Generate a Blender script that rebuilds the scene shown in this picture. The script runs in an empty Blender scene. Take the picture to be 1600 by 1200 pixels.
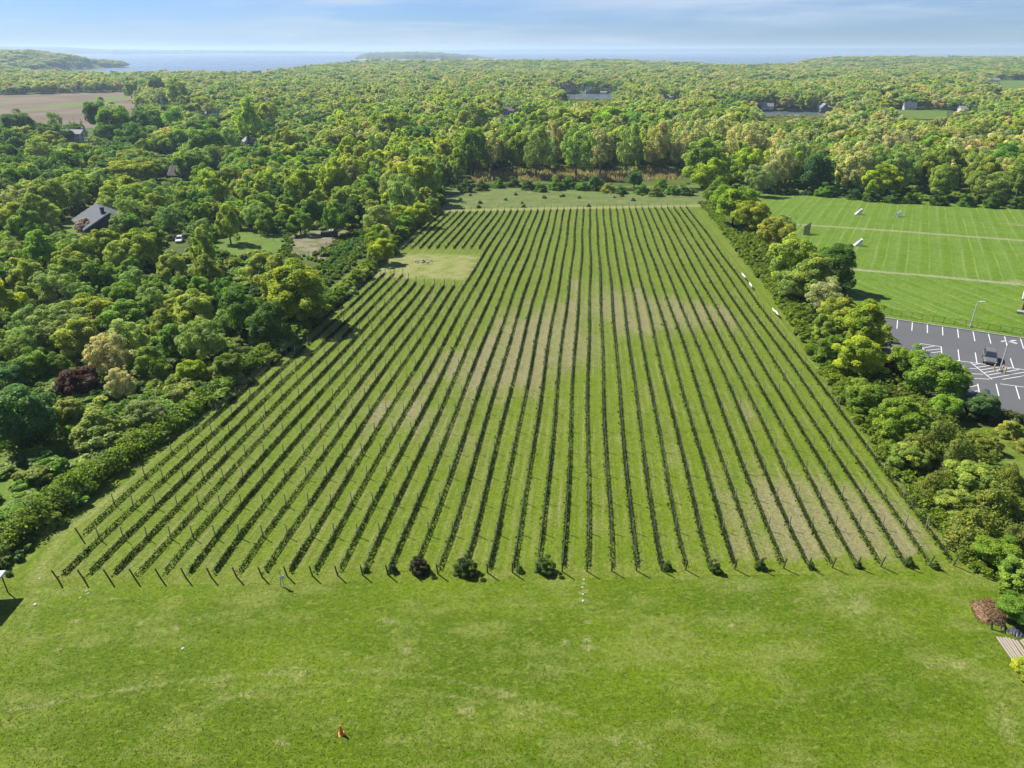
import bpy, math, random
import numpy as np
from mathutils import Vector, Matrix

random.seed(7)
rng = np.random.default_rng(7)
R = math.radians
SC = bpy.context.scene
COL = SC.collection

# ------------------------------------------------------------------ camera
F = 1110.0                       # focal length in photo pixels (1600 wide)
HOR = 77.0                       # row of the true horizon
PITCH = math.atan((600 - HOR) / F)
CAMZ = 44.0
cam_d = bpy.data.cameras.new('camera')
cam = bpy.data.objects.new('camera', cam_d)
COL.objects.link(cam)
cam_d.sensor_width = 36.0
cam_d.lens = 36.0 * F / 1600.0
cam_d.clip_start = 0.5
cam_d.clip_end = 60000
cam.location = (0, 0, CAMZ)
cam.rotation_euler = (math.pi / 2 - PITCH, 0, 0)
SC.camera = cam

# ------------------------------------------------------------------ light
SUN_EL = R(47.0)
SUN_AZ = math.atan2(-0.82, 0.57)          # from +Y towards +X
sun_d = bpy.data.lights.new('sun', 'SUN')
sun_d.energy = 5.0
sun_d.angle = R(0.5)
sun_d.color = (1.0, 0.95, 0.86)
sun = bpy.data.objects.new('sun', sun_d)
COL.objects.link(sun)
to_sun = Vector((math.sin(SUN_AZ) * math.cos(SUN_EL), math.cos(SUN_AZ) * math.cos(SUN_EL), math.sin(SUN_EL)))
sun.rotation_euler = (-to_sun).to_track_quat('-Z', 'Y').to_euler()

SC.view_settings.view_transform = 'Standard'
SC.view_settings.look = 'None'
SC.view_settings.gamma = 1.0
SC.view_settings.use_curve_mapping = False
SC.view_settings.exposure = 1.15
SC.render.engine = 'CYCLES'
SC.cycles.max_bounces = 6
SC.cycles.diffuse_bounces = 3
SC.cycles.transmission_bounces = 4
SC.cycles.volume_bounces = 1
SC.cycles.transparent_max_bounces = 6


# ------------------------------------------------------------------ node helpers
class NT:
    def __init__(s, nt):
        s.nt = nt

    def n(s, typ, ins=None, **props):
        nd = s.nt.nodes.new(typ)
        for k, v in props.items():
            setattr(nd, k, v)
        for k, v in (ins or {}).items():
            if isinstance(v, bpy.types.NodeSocket):
                s.nt.links.new(v, nd.inputs[k])
            elif v is not None:
                nd.inputs[k].default_value = v
        return nd

    def m(s, op, a, b=None, c=None, clamp=False):
        nd = s.n('ShaderNodeMath', {0: a, 1: b, 2: c}, operation=op)
        nd.use_clamp = clamp
        return nd.outputs[0]

    def v(s, op, a, b=None):
        return s.n('ShaderNodeVectorMath', {0: a, 1: b}, operation=op).outputs[0]

    def mix(s, f, a, b, blend='MIX'):
        def c4(c):
            return c if isinstance(c, bpy.types.NodeSocket) else (c[0], c[1], c[2], 1.0)
        nd = s.n('ShaderNodeMix', None, data_type='RGBA', blend_type=blend)
        for i, val in ((0, f), (6, c4(a)), (7, c4(b))):
            if isinstance(val, bpy.types.NodeSocket):
                s.nt.links.new(val, nd.inputs[i])
            else:
                nd.inputs[i].default_value = val
        return nd.outputs[2]

    def noise(s, vec, scale, detail=3.0, rough=0.55, col=False):
        nd = s.n('ShaderNodeTexNoise', {'Vector': vec, 'Scale': scale, 'Detail': detail, 'Roughness': rough})
        return nd.outputs[1 if col else 0]

    def smooth(s, val, a, b, lo=0.0, hi=1.0):
        nd = s.n('ShaderNodeMapRange', {0: val, 1: a, 2: b, 3: lo, 4: hi}, interpolation_type='SMOOTHSTEP')
        return nd.outputs[0]

    def attr(s, name, typ='GEOMETRY'):
        return s.n('ShaderNodeAttribute', None, attribute_name=name, attribute_type=typ)

    def scale(s, vec, sc):
        return s.n('ShaderNodeVectorMath', {0: vec, 1: sc}, operation='MULTIPLY').outputs[0]

    def bump(s, h, strength, dist):
        return s.n('ShaderNodeBump', {'Height': h, 'Strength': strength, 'Distance': dist}).outputs[0]


def new_mat(name):
    m = bpy.data.materials.new(name)
    m.use_nodes = True
    m.node_tree.nodes.clear()
    t = NT(m.node_tree)
    out = t.n('ShaderNodeOutputMaterial')
    return m, t, out


def pbr(name, col, rough=0.7, metal=0.0, var=0.25, scale=6.0, spec=0.35, bump=0.0, noise_stretch=(1, 1, 1)):
    m, t, out = new_mat(name)
    tc = t.n('ShaderNodeTexCoord').outputs['Object']
    vec = t.scale(tc, noise_stretch)
    nz = t.noise(vec, scale, 4)
    col = [x * 0.65 for x in col]
    c = t.mix(nz, [x * (1 - var) for x in col], [min(1, x * (1 + var)) for x in col])
    ins = {'Base Color': c, 'Roughness': rough, 'Metallic': metal, 'Specular IOR Level': spec}
    if bump:
        ins['Normal'] = t.bump(nz, bump, 0.05)
    b = t.n('ShaderNodeBsdfPrincipled', ins)
    t.nt.links.new(b.outputs[0], out.inputs[0])
    return m


# ------------------------------------------------------------------ sky
world = bpy.data.worlds.new('World')
SC.world = world
world.use_nodes = True
wt = NT(world.node_tree)
world.node_tree.nodes.clear()
wout = wt.n('ShaderNodeOutputWorld')
sky = wt.n('ShaderNodeTexSky', None, sky_type='NISHITA', sun_disc=False, sun_elevation=SUN_EL, sun_rotation=SUN_AZ,
           altitude=60.0, air_density=1.0, dust_density=0.05, ozone_density=4.0)
wdir = wt.n('ShaderNodeTexCoord').outputs['Generated']
# thin high cirrus: streaks noise laid out on the sky directions
rot = wt.n('ShaderNodeMapping', {'Vector': wdir, 'Rotation': (0.0, R(-6), R(20)), 'Scale': (2.2, 2.2, 26.0)}).outputs[0]
c1 = wt.noise(rot, 1.6, 6, 0.6)
rot2 = wt.n('ShaderNodeMapping', {'Vector': wdir, 'Rotation': (0.0, R(10), R(60)), 'Scale': (1.0, 1.0, 9.0)}).outputs[0]
c2 = wt.noise(rot2, 1.7, 4, 0.5)
cl = wt.m('MULTIPLY', wt.smooth(c1, 0.36, 0.68), wt.smooth(c2, 0.36, 0.58))
tinted = wt.mix(1.0, sky.outputs[0], (0.47, 0.65, 1.08), 'MULTIPLY')
skyc = wt.mix(wt.m('MULTIPLY', cl, 0.75), tinted, (5.9, 6.9, 8.3))
bg = wt.n('ShaderNodeBackground', {'Color': skyc, 'Strength': 0.05})
wt.nt.links.new(bg.outputs[0], wout.inputs[0])

# ------------------------------------------------------------------ projection and terrain
cp, sp = math.cos(PITCH), math.sin(PITCH)


def ray(u, v):
    a, b = (u - 800) / F, (600 - v) / F
    return np.array([a, cp + b * sp, -sp + b * cp])      # camera depth 1


def project(p):
    x, y, z = p[0], p[1], p[2] - CAMZ
    d = y * cp - z * sp
    up = y * sp + z * cp
    return 800 + F * x / d, 600 - F * up / d, d


SLOPE = math.tan(math.atan((600 - HOR) / F) - math.atan((600 - 125) / F))
SEA = -18.0


def sstep(a, b, x):
    t = np.clip((x - a) / (b - a), 0, 1)
    return t * t * (3 - 2 * t)


def az_u(u):
    d = ray(u, 100)
    return math.atan2(d[0], d[1])


_cu = [-900, 60, 110, 180, 420, 470, 520, 700, 1050, 1130, 1240, 1275, 1500, 2600]
_cr = [2350, 2300, 2000, 1880, 1900, 2300, 2800, 3000, 3000, 2700, 2700, 3800, 4200, 4200]
_caz = [az_u(u) for u in _cu]


def pix_flat(u, v, z):
    d = ray(u, v)
    t = (z - CAMZ) / d[2]
    return d * t + np.array([0, 0, CAMZ])


_p1a, _p1b = pix_flat(878, 153, SEA), pix_flat(968, 153, SEA)
_p2 = pix_flat(1232, 181, SEA)


def terrain(x, y):
    x = np.asarray(x, float)
    y = np.asarray(y, float)
    r = np.hypot(x, y)
    az = np.arctan2(x, np.maximum(y, 1e-3))
    plane = -SLOPE * y
    w = sstep(330, 450, y)
    far = -13.6 + 1.0 * np.sin(x / 130 + 1) * np.sin(y / 170) + 0.8 * np.sin(x / 61 + y / 83)
    far = far + 15.0 * sstep(2200, 3400, r) * sstep(az_u(1200), az_u(1330), az)
    far = far + 9.0 * sstep(2000, 2900, r) * sstep(az_u(480), az_u(600), az) * (1 - sstep(az_u(950), az_u(1130), az))
    z = plane * (1 - w) + far * w
    rc = np.interp(az, _caz, _cr) * (1 + 0.02 * np.sin(az * 60) + 0.015 * np.sin(az * 143))
    z = z + (-26 - z) * sstep(-40, 40, r - rc) * (y > 0)
    # headland on the far left
    hu = np.interp(az, [az_u(u) for u in (-900, 0, 60, 110, 150, 185, 215)], [30, 27, 26, 10, -7, -15, -26])
    h0 = np.interp(az, [az_u(u) for u in (0, 60, 110, 150, 215)], [2450, 2520, 2950, 3150, 3200])
    hr = sstep(h0, h0 + 90, r) * (1 - sstep(3700, 4000, r))
    hill = np.minimum(-14 + (hu + 14) * sstep(2450, 3250, r), hu)
    z = np.where((r > 2440) & (r < 4050) & (y > 0), np.maximum(z, -26 + (hill + 26) * hr), z)
    # creek: two reaches
    e1 = ((x - 0.5 * (_p1a[0] + _p1b[0])) / 66) ** 2 + ((y - _p1a[1]) / 108) ** 2
    z = z + (-22 - z) * (1 - sstep(0.8, 1.15, e1))
    e2 = ((x - _p2[0]) / 75) ** 2 + ((y - _p2[1]) / 62) ** 2
    z = z + (-22 - z) * (1 - sstep(0.8, 1.15, e2))
    return z


def tz(x, y):
    if 1e-3 < y < 330:
        return -SLOPE * y
    return float(terrain(x, y))


def pix(u, v, h=0.0):
    """point of the terrain (raised by h) seen at photo pixel u, v"""
    d = ray(u, v)
    t = 20.0
    p = None
    while t < 6000:
        p = d * t + np.array([0, 0, CAMZ])
        if p[2] <= tz(p[0], p[1]) + h:
            break
        t *= 1.01
    lo, hi = t / 1.01, t
    for _ in range(30):
        mid = 0.5 * (lo + hi)
        p = d * mid + np.array([0, 0, CAMZ])
        if p[2] <= tz(p[0], p[1]) + h:
            hi = mid
        else:
            lo = mid
    return d * hi + np.array([0, 0, CAMZ])


# ------------------------------------------------------------------ mesh helpers
def np_mesh(name, V, faces_n, idx, mats=(), fattr=None, vattr=None, uv=None, smooth=False):
    me = bpy.data.meshes.new(name)
    V = np.asarray(V, np.float32)
    idx = np.asarray(idx, np.int32).ravel()
    nf = len(idx) // faces_n
    me.vertices.add(len(V))
    me.vertices.foreach_set('co', V.ravel())
    me.loops.add(len(idx))
    me.loops.foreach_set('vertex_index', idx)
    me.polygons.add(nf)
    me.polygons.foreach_set('loop_start', np.arange(0, nf * faces_n, faces_n, dtype=np.int32))
    me.polygons.foreach_set('loop_total', np.full(nf, faces_n, np.int32))
    if smooth:
        me.polygons.foreach_set('use_smooth', np.ones(nf, bool))
    for m in mats:
        me.materials.append(m)
    for k, a in (fattr or {}).items():
        at = me.attributes.new(k, 'FLOAT', 'FACE')
        at.data.foreach_set('value', np.asarray(a, np.float32))
    for k, a in (vattr or {}).items():
        at = me.attributes.new(k, 'FLOAT', 'POINT')
        at.data.foreach_set('value', np.asarray(a, np.float32))
    if uv is not None:
        ul = me.uv_layers.new(name='UVMap')
        ul.data.foreach_set('uv', np.asarray(uv, np.float32)[idx].ravel())
    me.update(calc_edges=True)
    return me


def link(name, data, parent=None, loc=None, rotz=None, scl=None):
    o = bpy.data.objects.new(name, data)
    COL.objects.link(o)
    if parent is not None:
        o.parent = parent
    if loc is not None:
        o.location = [float(c) for c in loc]
    if rotz is not None:
        o.rotation_euler = (0, 0, rotz)
    if scl is not None:
        o.scale = scl
    return o


def tag(o, label=None, cat=None, group=None, kind=None):
    if label:
        o['label'] = label
    if cat:
        o['category'] = cat
    if group:
        o['group'] = group
    if kind:
        o['kind'] = kind
    return o


def thing(name, label, cat, loc, rotz=0.0, group=None):
    o = link(name, None, None, loc, rotz)
    o.empty_display_size = 0.3
    return tag(o, label, cat, group)


class MB:
    """collects simple solids and links them as one mesh"""

    def __init__(s):
        s.V, s.Fc = [], []

    def add(s, V, Fc):
        b = len(s.V)
        s.V += [tuple(map(float, v)) for v in V]
        s.Fc += [tuple(i + b for i in f) for f in Fc]
        return s

    def box(s, c, d, rz=0.0, taper=1.0):
        x, y, z = d[0] / 2, d[1] / 2, d[2] / 2
        V = []
        for k, t in ((-z, 1.0), (z, taper)):
            for a, b in ((-x, -y), (x, -y), (x, y), (-x, y)):
                a, b = a * t, b * t
                V.append((c[0] + a * math.cos(rz) - b * math.sin(rz), c[1] + a * math.sin(rz) + b * math.cos(rz), c[2] + k))
        return s.add(V, [(3, 2, 1, 0), (4, 5, 6, 7), (0, 1, 5, 4), (1, 2, 6, 5), (2, 3, 7, 6), (3, 0, 4, 7)])

    def tube(s, pts, rad, n=6, cap=True):
        pts = [Vector(p) for p in pts]
        rad = rad if hasattr(rad, '__len__') else [rad] * len(pts)
        V, Fc = [], []
        for i, p in enumerate(pts):
            d = (pts[min(i + 1, len(pts) - 1)] - pts[max(i - 1, 0)]).normalized()
            a = d.orthogonal().normalized() if abs(d.z) < 0.99 else Vector((1, 0, 0))
            a = (a - d * a.dot(d)).normalized()
            b = d.cross(a)
            for k in range(n):
                t = 2 * math.pi * k / n
                V.append(p + (a * math.cos(t) + b * math.sin(t)) * rad[i])
        for i in range(len(pts) - 1):
            for k in range(n):
                k2 = (k + 1) % n
                Fc.append((i * n + k, i * n + k2, (i + 1) * n + k2, (i + 1) * n + k))
        if cap:
            Fc.append(tuple(range(n - 1, -1, -1)))
            Fc.append(tuple(range((len(pts) - 1) * n, len(pts) * n)))
        return s.add(V, Fc)

    def lathe(s, prof, n=16, c=(0, 0, 0)):
        V, Fc = [], []
        for r, z in prof:
            for k in range(n):
                t = 2 * math.pi * k / n
                V.append((c[0] + r * math.cos(t), c[1] + r * math.sin(t), c[2] + z))
        for i in range(len(prof) - 1):
            for k in range(n):
                k2 = (k + 1) % n
                Fc.append((i * n + k, i * n + k2, (i + 1) * n + k2, (i + 1) * n + k))
        Fc.append(tuple(range((len(prof) - 1) * n, len(prof) * n)))
        return s.add(V, Fc)

    def prism(s, prof, y0, y1):
        """profile of (x, z), extruded along y"""
        n = len(prof)
        V = [(x, y0, z) for x, z in prof] + [(x, y1, z) for x, z in prof]
        Fc = [(i, (i + 1) % n, n + (i + 1) % n, n + i) for i in range(n)]
        Fc += [tuple(range(n - 1, -1, -1)), tuple(range(n, 2 * n))]
        return s.add(V, Fc)

    def mesh(s, name, mat, smooth=False):
        me = bpy.data.meshes.new(name)
        me.from_pydata(s.V, [], s.Fc)
        me.materials.append(mat)
        if smooth:
            me.polygons.foreach_set('use_smooth', np.ones(len(me.polygons), bool))
        me.update()
        return me

    def build(s, name, mat, parent=None, smooth=False, loc=None, rotz=None):
        return link(name, s.mesh(name, mat, smooth), parent, loc, rotz)


def unit(a):
    return a / np.maximum(np.linalg.norm(a, axis=-1, keepdims=True), 1e-9)


def leaf_quads(P, Nrm, size, g, aspect=1.35):
    """leaf-sized folded quads at P facing Nrm"""
    n = len(P)
    rv = unit(g.normal(size=(n, 3)))
    T = unit(np.cross(Nrm, rv))
    B = np.cross(Nrm, T)
    s = (size * g.uniform(0.65, 1.35, n))[:, None] if np.ndim(size) == 0 else (size * g.uniform(0.65, 1.35, n))[:, None]
    bend = Nrm * s * g.uniform(-0.25, 0.25, n)[:, None]
    V = np.stack([P - T * s * 0.5 + bend, P - B * s * 0.5 * aspect, P + T * s * 0.5 + bend, P + B * s * 0.5 * aspect], 1)
    return V.reshape(-1, 3), np.arange(4 * n, dtype=np.int32)


def lobe_cloud(C, Rd, n, g, out_dir=None, up=0.35, squash=0.85, depth=0.45):
    """points spread over the outer shells of many lobes; returns points, normals, lobe index"""
    Rd = np.asarray(Rd)
    C = np.asarray(C)
    pr = Rd ** 2 / np.sum(Rd ** 2)
    k = g.choice(len(C), n, p=pr)
    d = unit(g.normal(size=(n, 3)))
    if out_dir is not None:
        d = unit(d + 0.55 * out_dir[k])
    d = unit(d + np.array([0, 0, up]))
    rr = Rd[k] * (1 - depth * g.random(n) ** 2)
    P = C[k] + d * rr[:, None] * np.array([1, 1, squash])
    N = unit(0.55 * d + 0.40 * g.normal(size=(n, 3)) + np.array([0, 0, 0.62]))
    return P, N, k


# ------------------------------------------------------------------ foliage materials
def leaf_material(name, colour_from):
    m, t, out = new_mat(name)
    if colour_from == 'OBJECT':
        base = t.n('ShaderNodeObjectInfo').outputs['Color']
    elif colour_from == 'INSTANCER':
        base = t.attr('tint', 'INSTANCER').outputs['Color']
    else:
        base = t.mix(0.0, colour_from, colour_from)
    r = t.attr('rnd').outputs['Fac']
    if colour_from == 'INSTANCER':
        r = t.m('MULTIPLY_ADD', r, 0.6, 0.2)
    lb = t.attr('lob').outputs['Fac']
    f = t.m('MULTIPLY', t.m('MULTIPLY_ADD', r, 0.8, 0.6), t.m('MULTIPLY_ADD', lb, 0.45, 0.78))
    fv = t.n('ShaderNodeCombineXYZ', {0: t.m('MULTIPLY', f, t.m('MULTIPLY_ADD', lb, 0.25, 0.875)), 1: f, 2: f}).outputs[0]
    c = t.v('MULTIPLY', base, fv)
    tc = t.v('MULTIPLY', c, (1.12, 1.28, 0.5))
    df = t.n('ShaderNodeBsdfDiffuse', {'Color': c})
    tr = t.n('ShaderNodeBsdfTranslucent', {'Color': tc})
    gl = t.n('ShaderNodeBsdfGlossy', {'Color': (0.9, 0.95, 0.9, 1), 'Roughness': 0.5})
    mx = t.n('ShaderNodeMixShader', {0: 0.56, 1: df.outputs[0], 2: tr.outputs[0]})
    mx2 = t.n('ShaderNodeMixShader', {0: 0.010, 1: mx.outputs[0], 2: gl.outputs[0]})
    t.nt.links.new(mx2.outputs[0], out.inputs[0])
    return m


M_LEAF = leaf_material('leaf', 'OBJECT')
M_LEAF_FAR = leaf_material('leaf_far', 'INSTANCER')
M_BARK = pbr('bark', (0.10, 0.085, 0.065), 0.9, var=0.4, scale=3, noise_stretch=(2, 2, 0.4))
M_BARK_GREY = pbr('grey_bark', (0.20, 0.185, 0.16), 0.9, var=0.35, scale=3)

# ------------------------------------------------------------------ tree prototypes
# every prototype is 12 m tall with a crown 10 m wide


def make_proto(seed, style, hi=True):
    g = np.random.default_rng(seed)
    H, Rr = 12.0, 5.0
    base = {'round': 0.7, 'oak': 0.8, 'sparse': 1.0, 'cedar': 0.2, 'spruce': 0.5, 'shrub': 0.0}[style]
    if style in ('cedar', 'spruce'):
        n = 10000 if hi else 1700
        leaf = 0.29 if hi else 0.8
        nb = 90 if hi else 50
        zc = base + (H - base) * (1 - np.sqrt(1 - g.random(nb) * 0.985))
        taper = (1 - (zc / H) ** (1.25 if style == 'cedar' else 1.0))
        ang = g.random(nb) * 6.283
        rad = Rr * taper * g.uniform(0.35, 0.86, nb)
        C = np.stack([rad * np.cos(ang), rad * np.sin(ang), zc - 0.12 * rad], 1)
        Rd = np.maximum(0.5, (Rr * taper * 0.30) * g.uniform(0.8, 1.3, nb) + 0.2)
        od = unit(np.stack([np.cos(ang), np.sin(ang), 0.3 + 0 * ang], 1))
        P, N, k = lobe_cloud(C, Rd, n, g, od, 0.25, 1.1)
    else:
        if style == 'shrub':
            nb, lr = 42, (0.22, 0.34)
            n, leaf = (10500, 0.33) if hi else (1500, 0.9)
        elif style == 'round':
            nb, lr = 58, (0.20, 0.36)
            n, leaf = (16500, 0.285) if hi else (4200, 0.56)
        elif style == 'oak':
            nb, lr = 80, (0.15, 0.28)
            n, leaf = (17000, 0.26) if hi else (4600, 0.52)
        else:
            nb, lr = 85, (0.12, 0.24)
            n, leaf = (12500, 0.225) if hi else (3600, 0.46)
        a = unit(g.normal(size=(nb * 3, 3)))
        a = a[a[:, 2] > (-0.15 if style == 'shrub' else -0.82)][:nb]
        nb = len(a)
        fr = g.uniform(0.45, 0.80, nb)
        if style == 'shrub':
            cz, rz = 1.5, H - 2.5
        else:
            cz, rz = base + (H - base) * 0.48, (H - base) * 0.52
        # uneven outline: each direction bulges differently
        bul = 1 + 0.16 * np.sin(a[:, 0] * 3 + seed) + 0.12 * np.sin(a[:, 1] * 4 + 2 * seed) + 0.08 * g.normal(size=nb)
        C = a * (fr * bul)[:, None] * np.array([Rr, Rr, rz]) + np.array([0, 0, cz])
        Rd = Rr * g.uniform(lr[0], lr[1], nb)
        P, N, k = lobe_cloud(C, Rd, n, g, a, 0.3, 0.85)
        q = (P - np.array([0, 0, cz])) / np.array([Rr, Rr, rz])
        keep = (np.linalg.norm(q, axis=1) > (0.42 if style != 'sparse' else 0.3)) & (P[:, 2] > 0.05)
        P, N, k = P[keep], N[keep], k[keep]
    V, idx = leaf_quads(P, N, leaf, g)
    lobv = g.random(len(C))
    crown = np_mesh('crown', V, 4, idx, [M_LEAF if hi else M_LEAF_FAR], {'rnd': g.random(len(P)), 'lob': lobv[k]})
    mb = MB()
    if style in ('cedar', 'spruce'):
        mb.tube([(0, 0, -0.5), (0, 0, 5), (0.05, 0, 11.2)], [0.24, 0.16, 0.03], 6)
    else:
        th = {'shrub': 1.2}.get(style, base + 3.0)
        j = g.normal(size=2) * 0.25
        mb.tube([(0, 0, -0.6), (j[0] * .4, j[1] * .4, th * 0.5), (j[0], j[1], th)], [0.34, 0.26, 0.2] if style != 'shrub' else [0.16, 0.13, 0.1], 7)
        lim = np.argsort(-Rd)[: (26 if style == 'sparse' else 10)]
        for i in lim:
            c = C[i]
            st = np.array([j[0] * .8, j[1] * .8, th * g.uniform(0.55, 0.98)])
            midp = st * 0.5 + c * 0.5 + g.normal(size=3) * 0.3 + np.array([0, 0, 0.3])
            mb.tube([st, midp, c + (0, 0, 0.25)], [0.12, 0.075, 0.02], 4, cap=False)
            if style == 'sparse':
                for _ in range(3):
                    e = c + unit(g.normal(size=3)) * Rd[i] * 1.1
                    mb.tube([midp * .3 + c * .7, e], [0.035, 0.012], 3, cap=False)
    trunk = mb.mesh('trunk', M_BARK_GREY if style == 'sparse' else M_BARK, True) if hi else None
    return crown, trunk


STY = {'round': 3, 'oak': 4, 'sparse': 3, 'cedar': 2, 'spruce': 1, 'shrub': 3}
PROTO = {s: [make_proto(100 * i + k + 11, s) for k in range(n)] for i, (s, n) in enumerate(STY.items())}
far_col = bpy.data.collections.new('woodland_kinds')
FAR_IDX = {}
_n = 0
for i, s in enumerate(STY):
    for k in range(2 if s in ('round', 'oak', 'sparse') else 1):
        cr, _t = make_proto(900 + 100 * i + k, s, hi=False)
        o = bpy.data.objects.new('kind%02d' % _n, cr)
        far_col.objects.link(o)
        FAR_IDX.setdefault(s, []).append(_n)
        _n += 1

KIND = {  # style, object name, colour, phrase, tall/wide ratio
    'dm': ('round', 'maple_tree', (0.048, 0.098, 0.015), 'dark green dense maple', 1.05),
    'mp': ('round', 'maple_tree', (0.088, 0.148, 0.018), 'bright green dense maple', 1.05),
    'yl': ('oak', 'broadleaf_tree', (0.160, 0.200, 0.020), 'yellow-green spring tree', 1.05),
    'ol': ('oak', 'oak_tree', (0.140, 0.172, 0.036), 'olive green oak', 1.1),
    'gr': ('sparse', 'budding_tree', (0.195, 0.200, 0.112), 'greyish tree in thin bud', 1.2),
    'gg': ('sparse', 'budding_tree', (0.128, 0.172, 0.058), 'grey-green thin-leaved tree', 1.1),
    'md': ('oak', 'broadleaf_tree', (0.094, 0.148, 0.022), 'mid green leafy tree', 1.1),
    'cd': ('cedar', 'cedar_tree', (0.085, 0.108, 0.022), 'dark olive cedar', 1.5),
    'sp': ('spruce', 'spruce_tree', (0.030, 0.055, 0.022), 'dark conical spruce', 2.4),
    'og': ('oak', 'oak_tree', (0.160, 0.185, 0.058), 'olive oak in haze-paled colour', 1.1),  # olive crown with distance haze paled into its colour, for far woods
    'mr': ('round', 'purple_leaf_tree', (0.055, 0.022, 0.018), 'maroon purple-leaved tree', 1.05),
    'pk': ('oak', 'blossom_tree', (0.230, 0.170, 0.165), 'pale pinkish blossoming tree', 0.9),
    'bl': ('round', 'broadleaf_tree', (0.050, 0.100, 0.034), 'bluish green dense tree', 1.05),
    'sh': ('shrub', 'shrub', (0.075, 0.140, 0.018), 'green leafy shrub', 0.75),
    'sd': ('shrub', 'shrub', (0.045, 0.085, 0.016), 'dark green shrub', 0.75),
    'so': ('shrub', 'shrub', (0.120, 0.150, 0.030), 'olive green shrub', 0.75),
}
KIND = {k: (a, b, tuple(min(0.5, x * f) for x, f in zip(c, (2.3, 2.2, 1.75))), d, e) for k, (a, b, c, d, e) in KIND.items()}

# ------------------------------------------------------------------ vineyard frame: s along the rows, t across them
NROW = 37
_vp = np.array(ray(924, 125))
RD = unit(np.array([_vp[0], _vp[1]]))                # row direction on the ground
TD = np.array([RD[1], -RD[0]])                       # across, to the right
P_L, P_R = pix(92, 906)[:2], pix(1489, 883)[:2]
T_L, T_R = P_L @ TD, P_R @ TD
S_L, S_R = P_L @ RD, P_R @ RD
DT = (T_R - T_L) / (NROW - 1)
S_FAR_L, S_FAR_R = pix(700, 331)[:2] @ RD, pix(1078, 324)[:2] @ RD


def st(s, t, h=0.0):
    p = RD * s + TD * t
    return np.array([p[0], p[1], tz(p[0], p[1]) + h])


def s_front(t):
    return S_L + (S_R - S_L) * (t - T_L) / (T_R - T_L)


def s_far(t):
    return S_FAR_L + (S_FAR_R - S_FAR_L) * (t - T_L) / (T_R - T_L)


def wob(s, t):
    """gentle sideways waver of the planted rows"""
    return 0.16 * math.sin(s / 23.0 + t * 0.11) + 0.1 * math.sin(s / 9.3 + t * 0.4)


# ------------------------------------------------------------------ ground sheets
def graded(lo, hi, step, grow, dense_to):
    out = [0.0]
    st_ = step
    while out[-1] < hi:
        if out[-1] > dense_to:
            st_ *= grow
        out.append(out[-1] + st_)
    return np.array(out)


ys = np.concatenate([[-400, -200, -80], graded(0, 5400, 12, 1.05, 1500)])
xp = graded(0, 6500, 14, 1.07, 1000)
xs = np.concatenate([-xp[:0:-1], xp])
GX, GY = np.meshgrid(xs, ys)
GZ = terrain(GX, GY)
nx, ny = len(xs), len(ys)
ii = np.arange(nx * ny).reshape(ny, nx)
quads = np.stack([ii[:-1, :-1], ii[:-1, 1:], ii[1:, 1:], ii[1:, :-1]], -1).reshape(-1, 4)

m, t, out = new_mat('woodland_floor')
pos = t.n('ShaderNodeNewGeometry').outputs['Position']
n1 = t.noise(pos, 0.06, 5)
n2 = t.noise(pos, 0.9, 4)
c = t.mix(t.smooth(n1, 0.35, 0.65), (0.040, 0.066, 0.009), (0.062, 0.096, 0.012))
c = t.mix(t.smooth(n2, 0.4, 0.75), c, (0.050, 0.052, 0.018))
b = t.n('ShaderNodeBsdfPrincipled', {'Base Color': c, 'Roughness': 0.95, 'Specular IOR Level': 0.1, 'Normal': t.bump(n2, 0.6, 0.3)})
t.nt.links.new(b.outputs[0], out.inputs[0])
g_me = np_mesh('ground', np.stack([GX, GY, GZ], -1).reshape(-1, 3), 4, quads, [m], smooth=True)
tag(link('ground', g_me), kind='structure')


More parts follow.
